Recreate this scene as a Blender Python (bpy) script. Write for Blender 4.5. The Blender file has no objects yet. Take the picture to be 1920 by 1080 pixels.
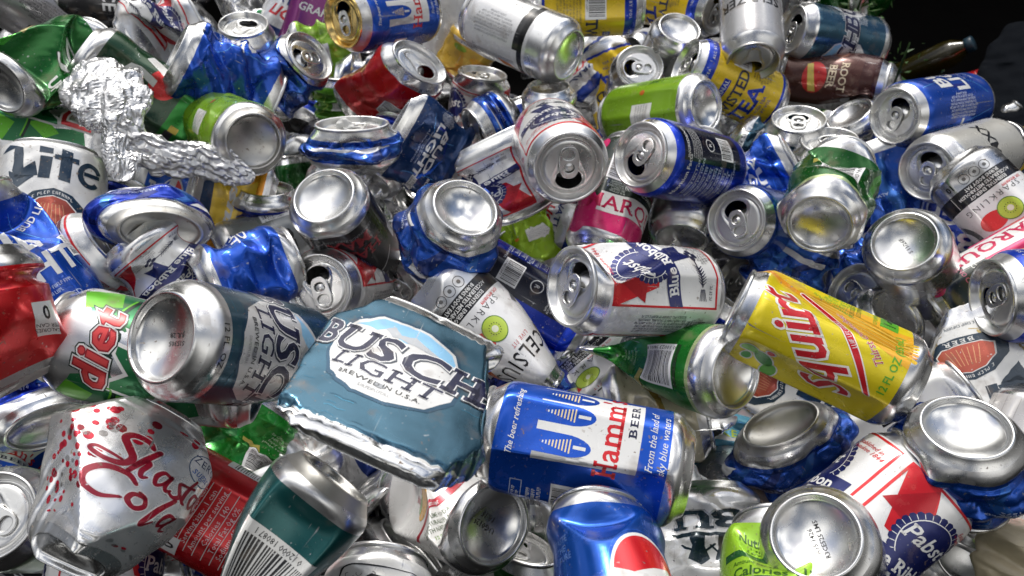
import bpy, math, random
import numpy as np
from mathutils import Vector, Matrix
from mathutils.geometry import delaunay_2d_cdt
R_ = math.radians
S = bpy.context.scene

# ------------------------------------------------------------------ camera, world, sun, exposure
CAM_H = 0.44; PITCH = 43.0; FPX = 1400.0
cd = bpy.data.cameras.new('camera'); cam = bpy.data.objects.new('camera', cd)
S.collection.objects.link(cam); S.camera = cam
cam.location = (0, 0, CAM_H); cam.rotation_euler = (R_(90-PITCH), 0, 0)
cd.sensor_width = 36; cd.lens = 36*FPX/1920; cd.clip_start = 0.01; cd.clip_end = 200
cd.dof.use_dof = True; cd.dof.focus_distance = 0.47; cd.dof.aperture_fstop = 14.0

world = bpy.data.worlds.new('World'); S.world = world; world.use_nodes = True
wn = world.node_tree.nodes; wl = world.node_tree.links; wn.clear()
SUN_EL, SUN_AZ = 60, -18            # azimuth from straight ahead (+Y) towards the right
def build_world():
    out = wn.new('ShaderNodeOutputWorld'); bg = wn.new('ShaderNodeBackground')
    sky = wn.new('ShaderNodeTexSky'); sky.sky_type = 'NISHITA'; sky.sun_disc = False
    sky.sun_elevation = R_(SUN_EL); sky.sun_rotation = R_(SUN_AZ); sky.air_density = 1.0; sky.dust_density = 2.0
    tc = wn.new('ShaderNodeTexCoord'); sep = wn.new('ShaderNodeSeparateXYZ')
    nz = wn.new('ShaderNodeTexNoise'); nz.inputs['Scale'].default_value = 1.7; nz.inputs['Detail'].default_value = 5; nz.inputs['Roughness'].default_value = .5
    cr = wn.new('ShaderNodeValToRGB')
    cr.color_ramp.elements[0].position = .42; cr.color_ramp.elements[0].color = (0,0,0,1)
    cr.color_ramp.elements[1].position = .52; cr.color_ramp.elements[1].color = (1,1,1,1)
    cloud = wn.new('ShaderNodeValToRGB')          # cloud brightness varies
    cloud.color_ramp.elements[0].position = .40; cloud.color_ramp.elements[0].color = (6,6.1,6.4,1)
    cloud.color_ramp.elements[1].position = .58; cloud.color_ramp.elements[1].color = (27,26.5,25.5,1)
    nz2 = wn.new('ShaderNodeTexNoise'); nz2.inputs['Scale'].default_value = 1.1; nz2.inputs['Detail'].default_value = 4
    mix = wn.new('ShaderNodeMix'); mix.data_type = 'RGBA'
    hor = wn.new('ShaderNodeMapRange'); hor.inputs['From Min'].default_value = .34; hor.inputs['From Max'].default_value = .66
    hor.inputs['To Min'].default_value = 0.075; hor.inputs['To Max'].default_value = 1.0
    mul = wn.new('ShaderNodeMix'); mul.data_type = 'RGBA'; mul.blend_type = 'MULTIPLY'; mul.inputs['Factor'].default_value = 1
    wl.new(tc.outputs['Generated'], sep.inputs[0]); wl.new(tc.outputs['Generated'], nz.inputs['Vector']); wl.new(tc.outputs['Generated'], nz2.inputs['Vector'])
    wl.new(nz.outputs['Fac'], cr.inputs[0]); wl.new(nz2.outputs['Fac'], cloud.inputs[0])
    wl.new(cr.outputs[0], mix.inputs['Factor']); wl.new(sky.outputs[0], mix.inputs['A']); wl.new(cloud.outputs[0], mix.inputs['B'])
    wl.new(sep.outputs['Z'], hor.inputs['Value']); wl.new(mix.outputs['Result'], mul.inputs['A']); wl.new(hor.outputs[0], mul.inputs['B'])
    back = wn.new('ShaderNodeMapRange'); back.inputs['From Min'].default_value = -.55; back.inputs['From Max'].default_value = .25     # sky dimmed behind the viewer, added for contrast in the metal
    back.inputs['To Min'].default_value = .5; back.inputs['To Max'].default_value = 1.0
    mul2 = wn.new('ShaderNodeMix'); mul2.data_type = 'RGBA'; mul2.blend_type = 'MULTIPLY'; mul2.inputs['Factor'].default_value = 1
    wl.new(sep.outputs['Y'], back.inputs['Value']); wl.new(mul.outputs['Result'], mul2.inputs['A']); wl.new(back.outputs[0], mul2.inputs['B'])
    wl.new(mul2.outputs['Result'], bg.inputs[0]); bg.inputs[1].default_value = 0.12
    wl.new(bg.outputs[0], out.inputs[0])
build_world()
sd = bpy.data.lights.new('sun', 'SUN'); sun = bpy.data.objects.new('sun', sd); S.collection.objects.link(sun)
sd.energy = 2.0; sd.angle = R_(4); sd.color = (1, .965, .91)
az, el = R_(SUN_AZ), R_(SUN_EL)
sdir = Vector((math.sin(az)*math.cos(el), math.cos(az)*math.cos(el), math.sin(el)))
sun.rotation_euler = (-sdir).to_track_quat('-Z', 'Y').to_euler()
S.view_settings.view_transform = 'Standard'; S.view_settings.look = 'None'
S.view_settings.exposure = 0.25; S.view_settings.gamma = 1.0; S.view_settings.use_curve_mapping = False
S.cycles.max_bounces = 5; S.cycles.glossy_bounces = 3; S.cycles.diffuse_bounces = 2
S.cycles.sample_clamp_indirect = 6; S.cycles.use_denoising = True

# ------------------------------------------------------------------ materials
def nodes_of(name):
    m = bpy.data.materials.new(name); m.use_nodes = True
    nt = m.node_tree; return m, nt, nt.nodes['Principled BSDF']
def wear(nt, vec, scale, lo, hi, seed=0, detail=4):
    n = nt.nodes.new('ShaderNodeTexNoise'); n.noise_dimensions = '4D'; n.inputs['W'].default_value = seed
    n.inputs['Scale'].default_value = scale; n.inputs['Detail'].default_value = detail
    r = nt.nodes.new('ShaderNodeMapRange'); r.inputs['From Min'].default_value = lo; r.inputs['From Max'].default_value = hi
    nt.links.new(vec, n.inputs['Vector']); nt.links.new(n.outputs['Fac'], r.inputs['Value'])
    return r.outputs[0]
def obj_vec(nt):
    tc = nt.nodes.new('ShaderNodeTexCoord'); oi = nt.nodes.new('ShaderNodeObjectInfo')
    sc = nt.nodes.new('ShaderNodeVectorMath'); sc.operation = 'ADD'
    mu = nt.nodes.new('ShaderNodeVectorMath'); mu.operation = 'SCALE'; mu.inputs['Scale'].default_value = 3.0
    cb = nt.nodes.new('ShaderNodeCombineXYZ')
    for k in range(3): nt.links.new(oi.outputs['Random'], cb.inputs[k])
    nt.links.new(cb.outputs[0], mu.inputs[0]); nt.links.new(tc.outputs['Object'], sc.inputs[0]); nt.links.new(mu.outputs[0], sc.inputs[1])
    return sc.outputs[0]
def mix_rgb(nt, fac, a, b):
    m = nt.nodes.new('ShaderNodeMix'); m.data_type = 'RGBA'
    nt.links.new(fac, m.inputs['Factor'])
    for v, k in ((a, 'A'), (b, 'B')):
        if isinstance(v, tuple): m.inputs[k].default_value = (*v, 1)
        else: nt.links.new(v, m.inputs[k])
    return m.outputs['Result']
def mix_f(nt, fac, a, b):
    m = nt.nodes.new('ShaderNodeMix'); m.data_type = 'FLOAT'
    nt.links.new(fac, m.inputs['Factor'])
    for v, k in ((a, 'A'), (b, 'B')):
        if isinstance(v, float): m.inputs[k].default_value = v
        else: nt.links.new(v, m.inputs[k])
    return m.outputs['Result']
def metal_mat(name, base=None, rough=.2, dirt=.35, bump=.25, attr=False, scratch=(60,60,60), grime=(.16,.11,.07)):
    m, nt, b = nodes_of(name); v = obj_vec(nt)
    if attr:
        at = nt.nodes.new('ShaderNodeAttribute'); at.attribute_name = 'ink'; col = at.outputs['Color']; met = at.outputs['Alpha']
        marks = None                                   # scratches through the ink, in two directions, down to bare metal
        for k, (rot, sc) in enumerate((((.3,.5,.2),(420,420,14)), ((1.2,.1,.9),(16,420,420)))):
            mp = nt.nodes.new('ShaderNodeMapping'); mp.inputs['Rotation'].default_value = rot; mp.inputs['Scale'].default_value = sc; nt.links.new(v, mp.inputs['Vector'])
            w_ = wear(nt, mp.outputs[0], 1.0, .70, .74, 11+k, 1)
            if marks is None: marks = w_
            else:
                mx = nt.nodes.new('ShaderNodeMath'); mx.operation = 'MAXIMUM'; nt.links.new(marks, mx.inputs[0]); nt.links.new(w_, mx.inputs[1]); marks = mx.outputs[0]
        pm = wear(nt, v, 30, .45, .62, 14, 2); mq = nt.nodes.new('ShaderNodeMath'); mq.operation = 'MULTIPLY'; nt.links.new(marks, mq.inputs[0]); nt.links.new(pm, mq.inputs[1])
        col = mix_rgb(nt, mq.outputs[0], col, (.5,.5,.5)); met = mix_f(nt, mq.outputs[0], met, .9)
    else:
        col = base; met = None
    big = wear(nt, v, 28, .35, .7, 1)                  # cloudy smudges
    spk = wear(nt, v, 380, .64, .70, 2, 2)             # dried specks
    blot = wear(nt, v, 60, .58, .76, 3, 6)             # dirt film
    scr_v = nt.nodes.new('ShaderNodeVectorMath'); scr_v.operation = 'MULTIPLY'; scr_v.inputs[1].default_value = (9, 9, 1)
    nt.links.new(v, scr_v.inputs[0])
    fine = wear(nt, scr_v.outputs[0], 160, .3, .7, 4, 3)
    dd = nt.nodes.new('ShaderNodeMath'); dd.operation = 'MAXIMUM'
    d2 = nt.nodes.new('ShaderNodeMath'); d2.operation = 'MULTIPLY'; d2.inputs[1].default_value = dirt
    nt.links.new(blot, d2.inputs[0]); nt.links.new(d2.outputs[0], dd.inputs[0])
    patch = wear(nt, v, 22, .46, .66, 7, 3)            # specks gather in patches
    s1 = nt.nodes.new('ShaderNodeMath'); s1.operation = 'MULTIPLY'; nt.links.new(spk, s1.inputs[0]); nt.links.new(patch, s1.inputs[1])
    s2 = nt.nodes.new('ShaderNodeMath'); s2.operation = 'MULTIPLY'; s2.inputs[1].default_value = min(1, dirt*2.2)
    nt.links.new(s1.outputs[0], s2.inputs[0]); nt.links.new(s2.outputs[0], dd.inputs[1])
    nt.links.new(mix_rgb(nt, dd.outputs[0], col, grime), b.inputs['Base Color'])
    if met is not None:
        nt.links.new(mix_f(nt, dd.outputs[0], met, .1), b.inputs['Metallic'])
    else:
        nt.links.new(mix_f(nt, dd.outputs[0], .96, .1), b.inputs['Metallic'])
    r1 = mix_f(nt, big, rough*.75, rough*1.5)
    nt.links.new(mix_f(nt, dd.outputs[0], r1, .6), b.inputs['Roughness'])
    bp = nt.nodes.new('ShaderNodeBump'); bp.inputs['Strength'].default_value = bump; bp.inputs['Distance'].default_value = .0006
    nn = nt.nodes.new('ShaderNodeTexNoise'); nn.inputs['Scale'].default_value = 90; nn.inputs['Detail'].default_value = 2
    nt.links.new(v, nn.inputs['Vector'])
    ad = nt.nodes.new('ShaderNodeMath'); ad.operation = 'MULTIPLY_ADD'; ad.inputs[1].default_value = .06
    nt.links.new(fine, ad.inputs[0]); nt.links.new(nn.outputs['Fac'], ad.inputs[2])
    nt.links.new(ad.outputs[0], bp.inputs['Height']); nt.links.new(bp.outputs[0], b.inputs['Normal'])
    if attr:
        b.inputs['Coat Weight'].default_value = .3; b.inputs['Coat Roughness'].default_value = .15
    return m
M_INK = metal_mat('printed_can_skin', attr=True, rough=.25, dirt=.6, bump=.2)
M_ALU = metal_mat('bare_aluminium', base=(.70,.70,.69), rough=.24, dirt=.5, bump=.2)
M_LID = metal_mat('lid_aluminium', base=(.70,.70,.69), rough=.27, dirt=.45, bump=.12)
M_DIRTY = metal_mat('grimy_aluminium', base=(.50,.49,.46), rough=.33, dirt=.8, bump=.3)
M_GOLD = metal_mat('gold_lid_metal', base=(.83,.60,.22), rough=.2, dirt=.25, bump=.1)
M_FOIL = metal_mat('foil_metal', base=(.60,.60,.60), rough=.30, dirt=.15, bump=.5)
def plain(name, col, rough=.6, metal=0., bump=.3, scale=60, var=.35, trans=0):
    m, nt, b = nodes_of(name); v = obj_vec(nt)
    n = wear(nt, v, scale, .3, .7, 5)
    nt.links.new(mix_rgb(nt, n, tuple(c*(1-var) for c in col), col), b.inputs['Base Color'])
    b.inputs['Roughness'].default_value = rough; b.inputs['Metallic'].default_value = metal
    if trans: b.inputs['Transmission Weight'].default_value = trans
    bp = nt.nodes.new('ShaderNodeBump'); bp.inputs['Strength'].default_value = bump; bp.inputs['Distance'].default_value = .002
    nt.links.new(n, bp.inputs['Height']); nt.links.new(bp.outputs[0], b.inputs['Normal'])
    return m

# ------------------------------------------------------------------ objects
def link(o): S.collection.objects.link(o); return o
def mesh_obj(name, verts, faces, mat, parent=None, normals=None, ink=None, smooth=True):
    me = bpy.data.meshes.new(name)
    verts = np.asarray(verts, dtype=np.float32)
    if isinstance(faces, np.ndarray):
        k = faces.shape[1]; nf = len(faces)
        me.vertices.add(len(verts)); me.vertices.foreach_set('co', verts.ravel())
        me.loops.add(nf*k); me.loops.foreach_set('vertex_index', faces.astype(np.int32).ravel())
        me.polygons.add(nf); me.polygons.foreach_set('loop_start', np.arange(nf, dtype=np.int32)*k)
        me.update(calc_edges=True)
    else:
        me.from_pydata(verts.tolist(), [], faces)
    if smooth: me.polygons.foreach_set('use_smooth', np.ones(len(me.polygons), dtype=bool))
    if ink is not None:
        at = me.attributes.new('ink', 'FLOAT_COLOR', 'POINT'); at.data.foreach_set('color', np.asarray(ink, dtype=np.float32).ravel())
    if normals is not None: me.normals_split_custom_set_from_vertices(normals.tolist())
    me.materials.append(mat); me.update()
    o = link(bpy.data.objects.new(name, me)); o.parent = parent
    return o

# ------------------------------------------------------------------ flat artwork: glyphs, shapes, triangles in mm
_gl = {}
def _txtmesh(s, off, res=2):
    c = bpy.data.curves.new('t', 'FONT'); c.body = s; c.size = 1; c.offset = off; c.resolution_u = res; c.fill_mode = 'FRONT'
    o = bpy.data.objects.new('t', c); me = o.to_mesh()
    co = np.zeros(len(me.vertices)*3); me.vertices.foreach_get('co', co); co = co.reshape(-1, 3)[:, :2].copy()
    me.calc_loop_triangles(); tr = np.zeros(len(me.loop_triangles)*3, dtype=int); me.loop_triangles.foreach_get('vertices', tr)
    o.to_mesh_clear(); bpy.data.objects.remove(o); bpy.data.curves.remove(c)
    return co, tr.reshape(-1, 3)
CAPH = None
SLAB = {'B':[(0,0),(0,1)],'U':[(0,1),(1,1)],'H':[(0,0),(0,1),(1,0),(1,1)],'L':[(0,0),(0,1)],'I':[(0,0),(0,1)],'T':[(.5,0)],'R':[(0,0),(0,1),(1,0)],
        'P':[(0,0),(0,1)],'E':[(0,0),(0,1)],'M':[(0,0),(0,1),(1,0),(1,1)],'N':[(0,0),(0,1),(1,1)],'F':[(0,0),(0,1)],'D':[(0,0),(0,1)],'K':[(0,0),(0,1),(1,0),(1,1)],
        'm':[(0,0),(.5,0),(1,0)],'n':[(0,0),(1,0)],'i':[(.5,0)],'l':[(.5,0)],'r':[(0,0)],'h':[(0,0),(1,0)],'A':[(0,0),(1,0)]}
def glyph(ch, off, slab=0, res=2):
    global CAPH
    if CAPH is None: CAPH = _txtmesh('H', 0)[0][:, 1].max()
    k = (ch, off, slab, res)
    if k in _gl: return _gl[k]
    bar = _txtmesh('|', 0)[0][:, 0].max()
    adv = (_txtmesh(ch+'|', 0)[0][:, 0].max() - bar)/CAPH if ch != ' ' else .36
    if ch == ' ': T = np.zeros((0, 3, 2))
    else:
        co, tr = _txtmesh(ch, off*CAPH, res); co = co/CAPH; T = co[tr]
        if slab and ch in SLAB:
            x0, x1, y1 = co[:, 0].min(), co[:, 0].max(), co[:, 1].max()
            sw = .15 + off*2; ex = .11*slab
            add = []
            for fx, top in SLAB[ch]:
                cx = x0+sw/2+fx*(x1-x0-sw); yy0 = (y1-.13-off if top else -off); yy1 = yy0+.13+off
                a, b = cx-sw/2-ex, cx+sw/2+ex
                add += [[(a,yy0),(b,yy0),(b,yy1)],[(a,yy0),(b,yy1),(a,yy1)]]
            T = np.concatenate([T, np.array(add)])
    _gl[k] = (T, adv); return _gl[k]
class Art:
    """artwork on the unrolled skin of a can: u mm round it, v mm up it"""
    def __init__(s, base=(.8,.8,.8,.95)): s.base = base; s.bands = []; s.T = []; s.C = []; s.L = []; s.layer = 1
    def tris(s, T, col, layer=None):
        T = np.asarray(T, float)
        if len(T) == 0: return s
        s.T.append(T); s.C.append(np.tile(np.array(col, float), (len(T), 1)))
        s.L.append(np.full(len(T), s.layer if layer is None else layer, float)); return s
    def up(s): s.layer += 1; return s
    def rect(s, u0, v0, u1, v1, col, layer=None): return s.tris([[(u0,v0),(u1,v0),(u1,v1)],[(u0,v0),(u1,v1),(u0,v1)]], col, layer)
    def band(s, v0, v1, col, layer=None): s.bands.append((v0, v1, col)); return s
    def skin(s, H):
        cuts = sorted({6., H-3.}|{min(max(float(v), 6.), H-3.) for b in s.bands for v in b[:2]}); T = []; C = []; W = math.pi*RAD
        for a, b in zip(cuts, cuts[1:]):
            col = s.base
            for v0, v1, c in s.bands:
                if v0 <= (a+b)/2 <= v1: col = c
            T += [[(-W,a),(W,a),(W,b)],[(-W,a),(W,b),(-W,b)]]; C += [col]*2
        return np.array(T, float), np.array(C, float), np.zeros(len(T))
    def poly(s, pts, col, layer=None):
        r = delaunay_2d_cdt([Vector(p) for p in pts], [], [list(range(len(pts)))], 1, 1e-5)
        V = np.array([tuple(v) for v in r[0]]); 
        return s.tris([[V[i] for i in f] for f in r[2] if len(f) == 3], col, layer)
    def ell(s, cu, cv, ru, rv, col, layer=None, n=28, rot=0, a0=0, a1=360):
        ts = [R_(a0+(a1-a0)*k/n) for k in range(n+1)]; c, q = math.cos(R_(rot)), math.sin(R_(rot))
        P = [(cu+ru*math.cos(t)*c-rv*math.sin(t)*q, cv+ru*math.cos(t)*q+rv*math.sin(t)*c) for t in ts]
        return s.tris([[(cu,cv), P[k], P[k+1]] for k in range(n)], col, layer)
    def ring(s, cu, cv, ru, rv, w, col, layer=None, n=36, a0=0, a1=360):
        ts = [R_(a0+(a1-a0)*k/n) for k in range(n+1)]; T = []
        for k in range(n):
            a, b = ts[k], ts[k+1]
            p = [(cu+(ru+d)*math.cos(t), cv+(rv+d)*math.sin(t)) for t in (a, b) for d in (0, w)]
            T += [[p[0], p[1], p[3]], [p[0], p[3], p[2]]]
        return s.tris(T, col, layer)
    def stroke(s, pts, w, col, layer=None, closed=False):
        """smooth ribbon through pts; w a number or one per point"""
        P = np.array(pts, float); n = len(P); W = np.full(n, w, float) if not hasattr(w, '__len__') else np.array(w, float)
        out = []; ow = []
        for i in range(n-1):
            p0, p1, p2, p3 = P[max(i-1,0)], P[i], P[i+1], P[min(i+2,n-1)]
            for k in range(6):
                t = k/6; out.append(.5*((2*p1)+(-p0+p2)*t+(2*p0-5*p1+4*p2-p3)*t*t+(-p0+3*p1-3*p2+p3)*t**3)); ow.append(W[i]*(1-t)+W[i+1]*t)
        out.append(P[-1]); ow.append(W[-1]); Q = np.array(out); w_ = np.array(ow)[:, None]/2
        d = np.gradient(Q, axis=0); d /= np.linalg.norm(d, axis=1, keepdims=True)+1e-9; nn = np.stack([-d[:,1], d[:,0]], 1)
        A, B = Q+nn*w_, Q-nn*w_; T = []
        for i in range(len(Q)-1): T += [[A[i], B[i], B[i+1]], [A[i], B[i+1], A[i+1]]]
        s.tris(T, col, layer)
        s.ell(*Q[0], w_[0,0], w_[0,0], col, layer, n=8); s.ell(*Q[-1], w_[-1,0], w_[-1,0], col, layer, n=8)
        return s
    def text(s, txt, cu, cv, h, col, layer=None, bold=.012, slant=0, slab=0, wx=1., rot=0, arc=0, sp=0., res=2, align='c'):
        """one line centred on (cu, cv), cap height h; arc = rise in mm at the ends (negative: droops)"""
        x = 0; Ts = []
        for ch in txt:
            if h*wx < 2.75 and layer is not None:            # print too small to read: each letter a few bars
                q = (ord(ch)*7) % 5; adv = .62 if ch != ' ' else .36
                B = [] if ch == ' ' else [(.06,0,.2,1)]+[[(.2,.0,.5,.14),(.2,.86,.5,1)],[(.4,0,.54,1)],[(.2,.43,.5,.57),(.2,.86,.5,1)],[(.2,.86,.5,1),(.4,.43,.54,.86)],[(.2,0,.5,.14)]][q]
                for (a, b, c, d) in B: Ts.append(np.array([[(a,b),(c,b),(c,d)],[(a,b),(c,d),(a,d)]])+np.array([x, 0]))
                x += adv+sp; continue
            T, adv = glyph(ch, bold, slab, res)
            if len(T): Ts.append(T+np.array([x, 0]))
            x += adv+sp
        if not Ts: return s
        T = np.concatenate(Ts); x -= sp
        T = T.copy(); T[..., 0] -= x/2 if align == 'c' else 0; T[..., 1] -= .5
        T[..., 0] += slant*T[..., 1]
        T[..., 0] *= h*wx; T[..., 1] *= h
        if arc: 
            hw = x*h*wx/2; T[..., 1] += arc*(T[..., 0]/hw)**2
        c, q = math.cos(R_(rot)), math.sin(R_(rot)); X = T[..., 0]*c-T[..., 1]*q; Y = T[..., 0]*q+T[..., 1]*c
        return s.tris(np.stack([X+cu, Y+cv], -1), col, layer)
    def lines(s, rows, cu, cv, h, gap, col, layer=None, rot=0, **kw):
        c, q = math.cos(R_(rot)), math.sin(R_(rot))
        for i, r in enumerate(rows):
            o = -(i-(len(rows)-1)/2)*gap
            s.text(r, cu-q*o, cv+c*o, h, col, layer, rot=rot, res=1, **kw)
        return s
    def barcode(s, cu, cv, w, h, rot=0, bg=(.75,.75,.75,0), fg=(.02,.02,.02,0), layer=None, seed=1, digits='0 10023 94001 8'):
        rnd = random.Random(seed); L = s.layer if layer is None else layer
        c, q = math.cos(R_(rot)), math.sin(R_(rot))
        def rr(x0, y0, x1, y1, col, l):
            p = [(cu+x*c-y*q, cv+x*q+y*c) for x, y in ((x0,y0),(x1,y0),(x1,y1),(x0,y1))]
            s.tris([[p[0],p[1],p[2]],[p[0],p[2],p[3]]], col, l)
        rr(-w/2, -h/2, w/2, h/2, bg, L); x = -w/2+w*.08
        while x < w/2-w*.08:
            b = rnd.choice((.4,.4,.7,1.1))*w/30; rr(x, -h/2+h*.17, min(x+b, w/2-w*.06), h/2-h*.06, fg, L+1); x += b+rnd.choice((.45,.5,.9))*w/30
        s.text(digits, cu+q*(h/2-h*.09), cv-c*(h/2-h*.09), h*.09, fg, L+1, rot=rot, res=1)
        return s
    def arrays(s):
        if not s.T: return None
        return np.concatenate(s.T), np.concatenate(s.C), np.concatenate(s.L)

def half(P, cnt, f, keep_ge):
    """clip padded convex polygons P (n,K,2) of cnt corners against f >= 0 (or <= 0); f (n,K)"""
    n, K = f.shape; ar = np.arange(n)[:, None]; idx = np.arange(K)[None]
    valid = idx < cnt[:, None]; nx = np.where(idx+1 < cnt[:, None], idx+1, 0)
    g = f if keep_ge else -f; ins = (g >= -1e-7) & valid; gn = g[ar, nx]; insn = (gn >= -1e-7)
    cross = valid & (ins != insn); den = g-gn; den = np.where(np.abs(den) < 1e-12, 1, den)
    X = P+(P[ar, nx]-P)*(g/den)[..., None]
    E = np.stack([P, X], 2).reshape(n, 2*K, 2); M = np.stack([ins, cross], 2).reshape(n, 2*K)
    c2 = M.sum(1); Kn = max(3, int(c2.max()) if n else 3); out = np.zeros((n, Kn, 2)); pos = np.cumsum(M, 1)-1
    r, c = np.nonzero(M); out[r, pos[r, c]] = E[r, c]; k = c2 >= 3
    return out[k], c2[k], k
def split_family(P, cnt, A, f):
    """cut padded convex polygons, with rows of attributes A, at every integer of the linear function f"""
    if len(P) == 0: return P, cnt, A
    F = f(P); v = np.arange(P.shape[1])[None] < cnt[:, None]
    lo = np.floor(np.where(v, F, 1e9).min(1)+1e-6).astype(int); hi = np.ceil(np.where(v, F, -1e9).max(1)-1e-6).astype(int); m = np.maximum(hi-lo, 1)
    rep = np.repeat(np.arange(len(P)), m); k = lo[rep]+(np.arange(len(rep))-np.repeat(np.cumsum(m)-m, m))
    P, cnt, A = P[rep], cnt[rep], A[rep]; F = f(P)
    P, cnt, q = half(P, cnt, F-k[:, None], True); A, k = A[q], k[q]
    P, cnt, q = half(P, cnt, f(P)-(k+1)[:, None], False)
    return P, cnt, A[q]

# ------------------------------------------------------------------ the can
RAD = 33.0
def sm(a, b, x): t = np.clip((x-a)/(b-a), 0, 1); return t*t*(3-2*t)
def wall_r(z, H, slim=1.):
    r = np.interp(z, [6,7.6,9.6,12,15,H-17,H-13,H-9,H-6,H-3], [29.3,30.9,32.2,32.9,33,33,32.4,30.2,28,26.4])
    return r*slim
def lathe(prof, n, close=None):
    prof = np.array(prof, float); th = np.arange(n)*2*math.pi/n; m = len(prof)
    V = np.zeros((m, n, 3)); V[:,:,0] = prof[:,0,None]*np.cos(th); V[:,:,1] = prof[:,0,None]*np.sin(th); V[:,:,2] = prof[:,1,None]
    i, j = np.meshgrid(np.arange(n), np.arange(m-1)); i2 = (i+1)%n
    F = np.stack([j*n+i, j*n+i2, (j+1)*n+i2, (j+1)*n+i], -1).reshape(-1, 4)
    return V.reshape(-1, 3), F
MOUTH = (0, 10.2, 10.6, 7.6)
def mouth_loop(k, d=0):
    out = []
    for i in range(k):
        t = 2*math.pi*i/k; out.append((MOUTH[0]+(MOUTH[2]+d)*math.cos(t)*(1-.1*math.sin(t)), MOUTH[1]+(MOUTH[3]+d)*math.sin(t)))
    return out
def lid_height(x, y):
    r = np.hypot(x, y)
    z = np.interp(r, [0,18.5,20.0,20.7,21.3,21.9,22.6,23.4,25.2,25.6,26.2,26.9,27.3], [-4.2,-4.2,-4.4,-5.2,-6.4,-6.9,-6.6,-4.6,-1.0,-.3,0,-.2,-.8])
    # teardrop recess round mouth and tab
    t = np.clip((10-y)/19.0, 0, 1); cy = 9.4-19.0*t; rad = 12.6-6.2*sm(0,1,t)
    sd_ = np.hypot(x, y-cy)-rad
    z = z-.75*sm(.5, -1.1, sd_)*(r < 20.5)+.25*np.exp(-(sd_-.8)**2/.5)*(r < 20)
    dm = np.hypot((x-MOUTH[0])/MOUTH[2], (y-MOUTH[1])/MOUTH[3]); md = (dm-1)*9
    z = z+.35*np.exp(-(md-1.0)**2/.35)*(r < 20)
    z = z+.5*np.exp(-(x**2+y**2)/6.0)
    return z
def build_lid_mesh():
    pts = []; 
    for r in list(np.arange(1.6, 20.6, 1.25))+[20.4,20.8,21.3,21.9,22.6,23.4,24.3,25.2,25.6,26.2,26.9,27.3]:
        n = max(8, int(min(72, 2*math.pi*r/1.25)))
        if r > 19: n = 72
        for k in range(n):
            t = 2*math.pi*(k+.5*(n % 2))/n; x, y = r*math.cos(t), r*math.sin(t)
            md = math.hypot((x-MOUTH[0])/(MOUTH[2]+2.6), (y-MOUTH[1])/(MOUTH[3]+2.4))
            if md > 1.02 or r > 19.5: pts.append((x, y))
    base = len(pts); k = 44
    for d in (0, .6, 1.2, 2.0): pts += mouth_loop(k, d)
    edges = [(base+i, base+(i+1)%k) for i in range(k)]
    V, _, F, *_ = delaunay_2d_cdt([Vector(p) for p in pts], edges, [], 0, 1e-4)
    V = np.array([tuple(v) for v in V]); FF = []
    for f in F:
        c = V[list(f)].mean(0)
        if math.hypot((c[0]-MOUTH[0])/MOUTH[2], (c[1]-MOUTH[1])/MOUTH[3]) < .97 and (((c[0]-MOUTH[0])/(MOUTH[2]*(1-.1*(c[1]-MOUTH[1])/MOUTH[3])))**2+((c[1]-MOUTH[1])/MOUTH[3])**2) < 1: continue
        a, b, d = V[f[0]], V[f[1]], V[f[2]]
        if (b[0]-a[0])*(d[1]-a[1])-(b[1]-a[1])*(d[0]-a[0]) < 0: f = f[::-1]
        FF.append(list(f))
    Z = lid_height(V[:,0], V[:,1]); P = np.column_stack([V, Z]); P = P.tolist(); n0 = len(P)
    # outer skirt of the seam
    ring = [(27.3,-.8),(27.45,-1.8),(27.3,-2.7),(26.3,-3.1)]
    q = 72
    for (r, z) in ring:
        for i in range(q): t = 2*math.pi*i/q; P.append([r*math.cos(t), r*math.sin(t), z])
    for j in range(len(ring)-1):
        for i in range(q):
            a = n0+j*q+i; b = n0+j*q+(i+1)%q; FF += [[a+q, b+q, b], [a+q, b, a]]
    # mouth edge turned down and the torn-in flap hanging inside
    ml = mouth_loop(k, 0); n1 = len(P)
    for dz in (0, -1.1):
        for (x, y) in ml: P.append([x, y, float(lid_height(np.array(x), np.array(y)))+dz])
    for i in range(k): a = n1+i; b = n1+(i+1)%k; FF += [[a, a+k, b+k], [a, b+k, b]]
    n2 = len(P); P.append([3, 8, -9.5])
    for i in range(k):
        x, y = ml[i]; P.append([x*.8+1, 4+(y-4)*.62, -6.3-(y-2)*.75])
    for i in range(k): FF.append([n2, n2+1+i, n2+1+(i+1)%k])
    return np.array(P, float), np.array(FF)
LID_V, LID_F = build_lid_mesh()
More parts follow.
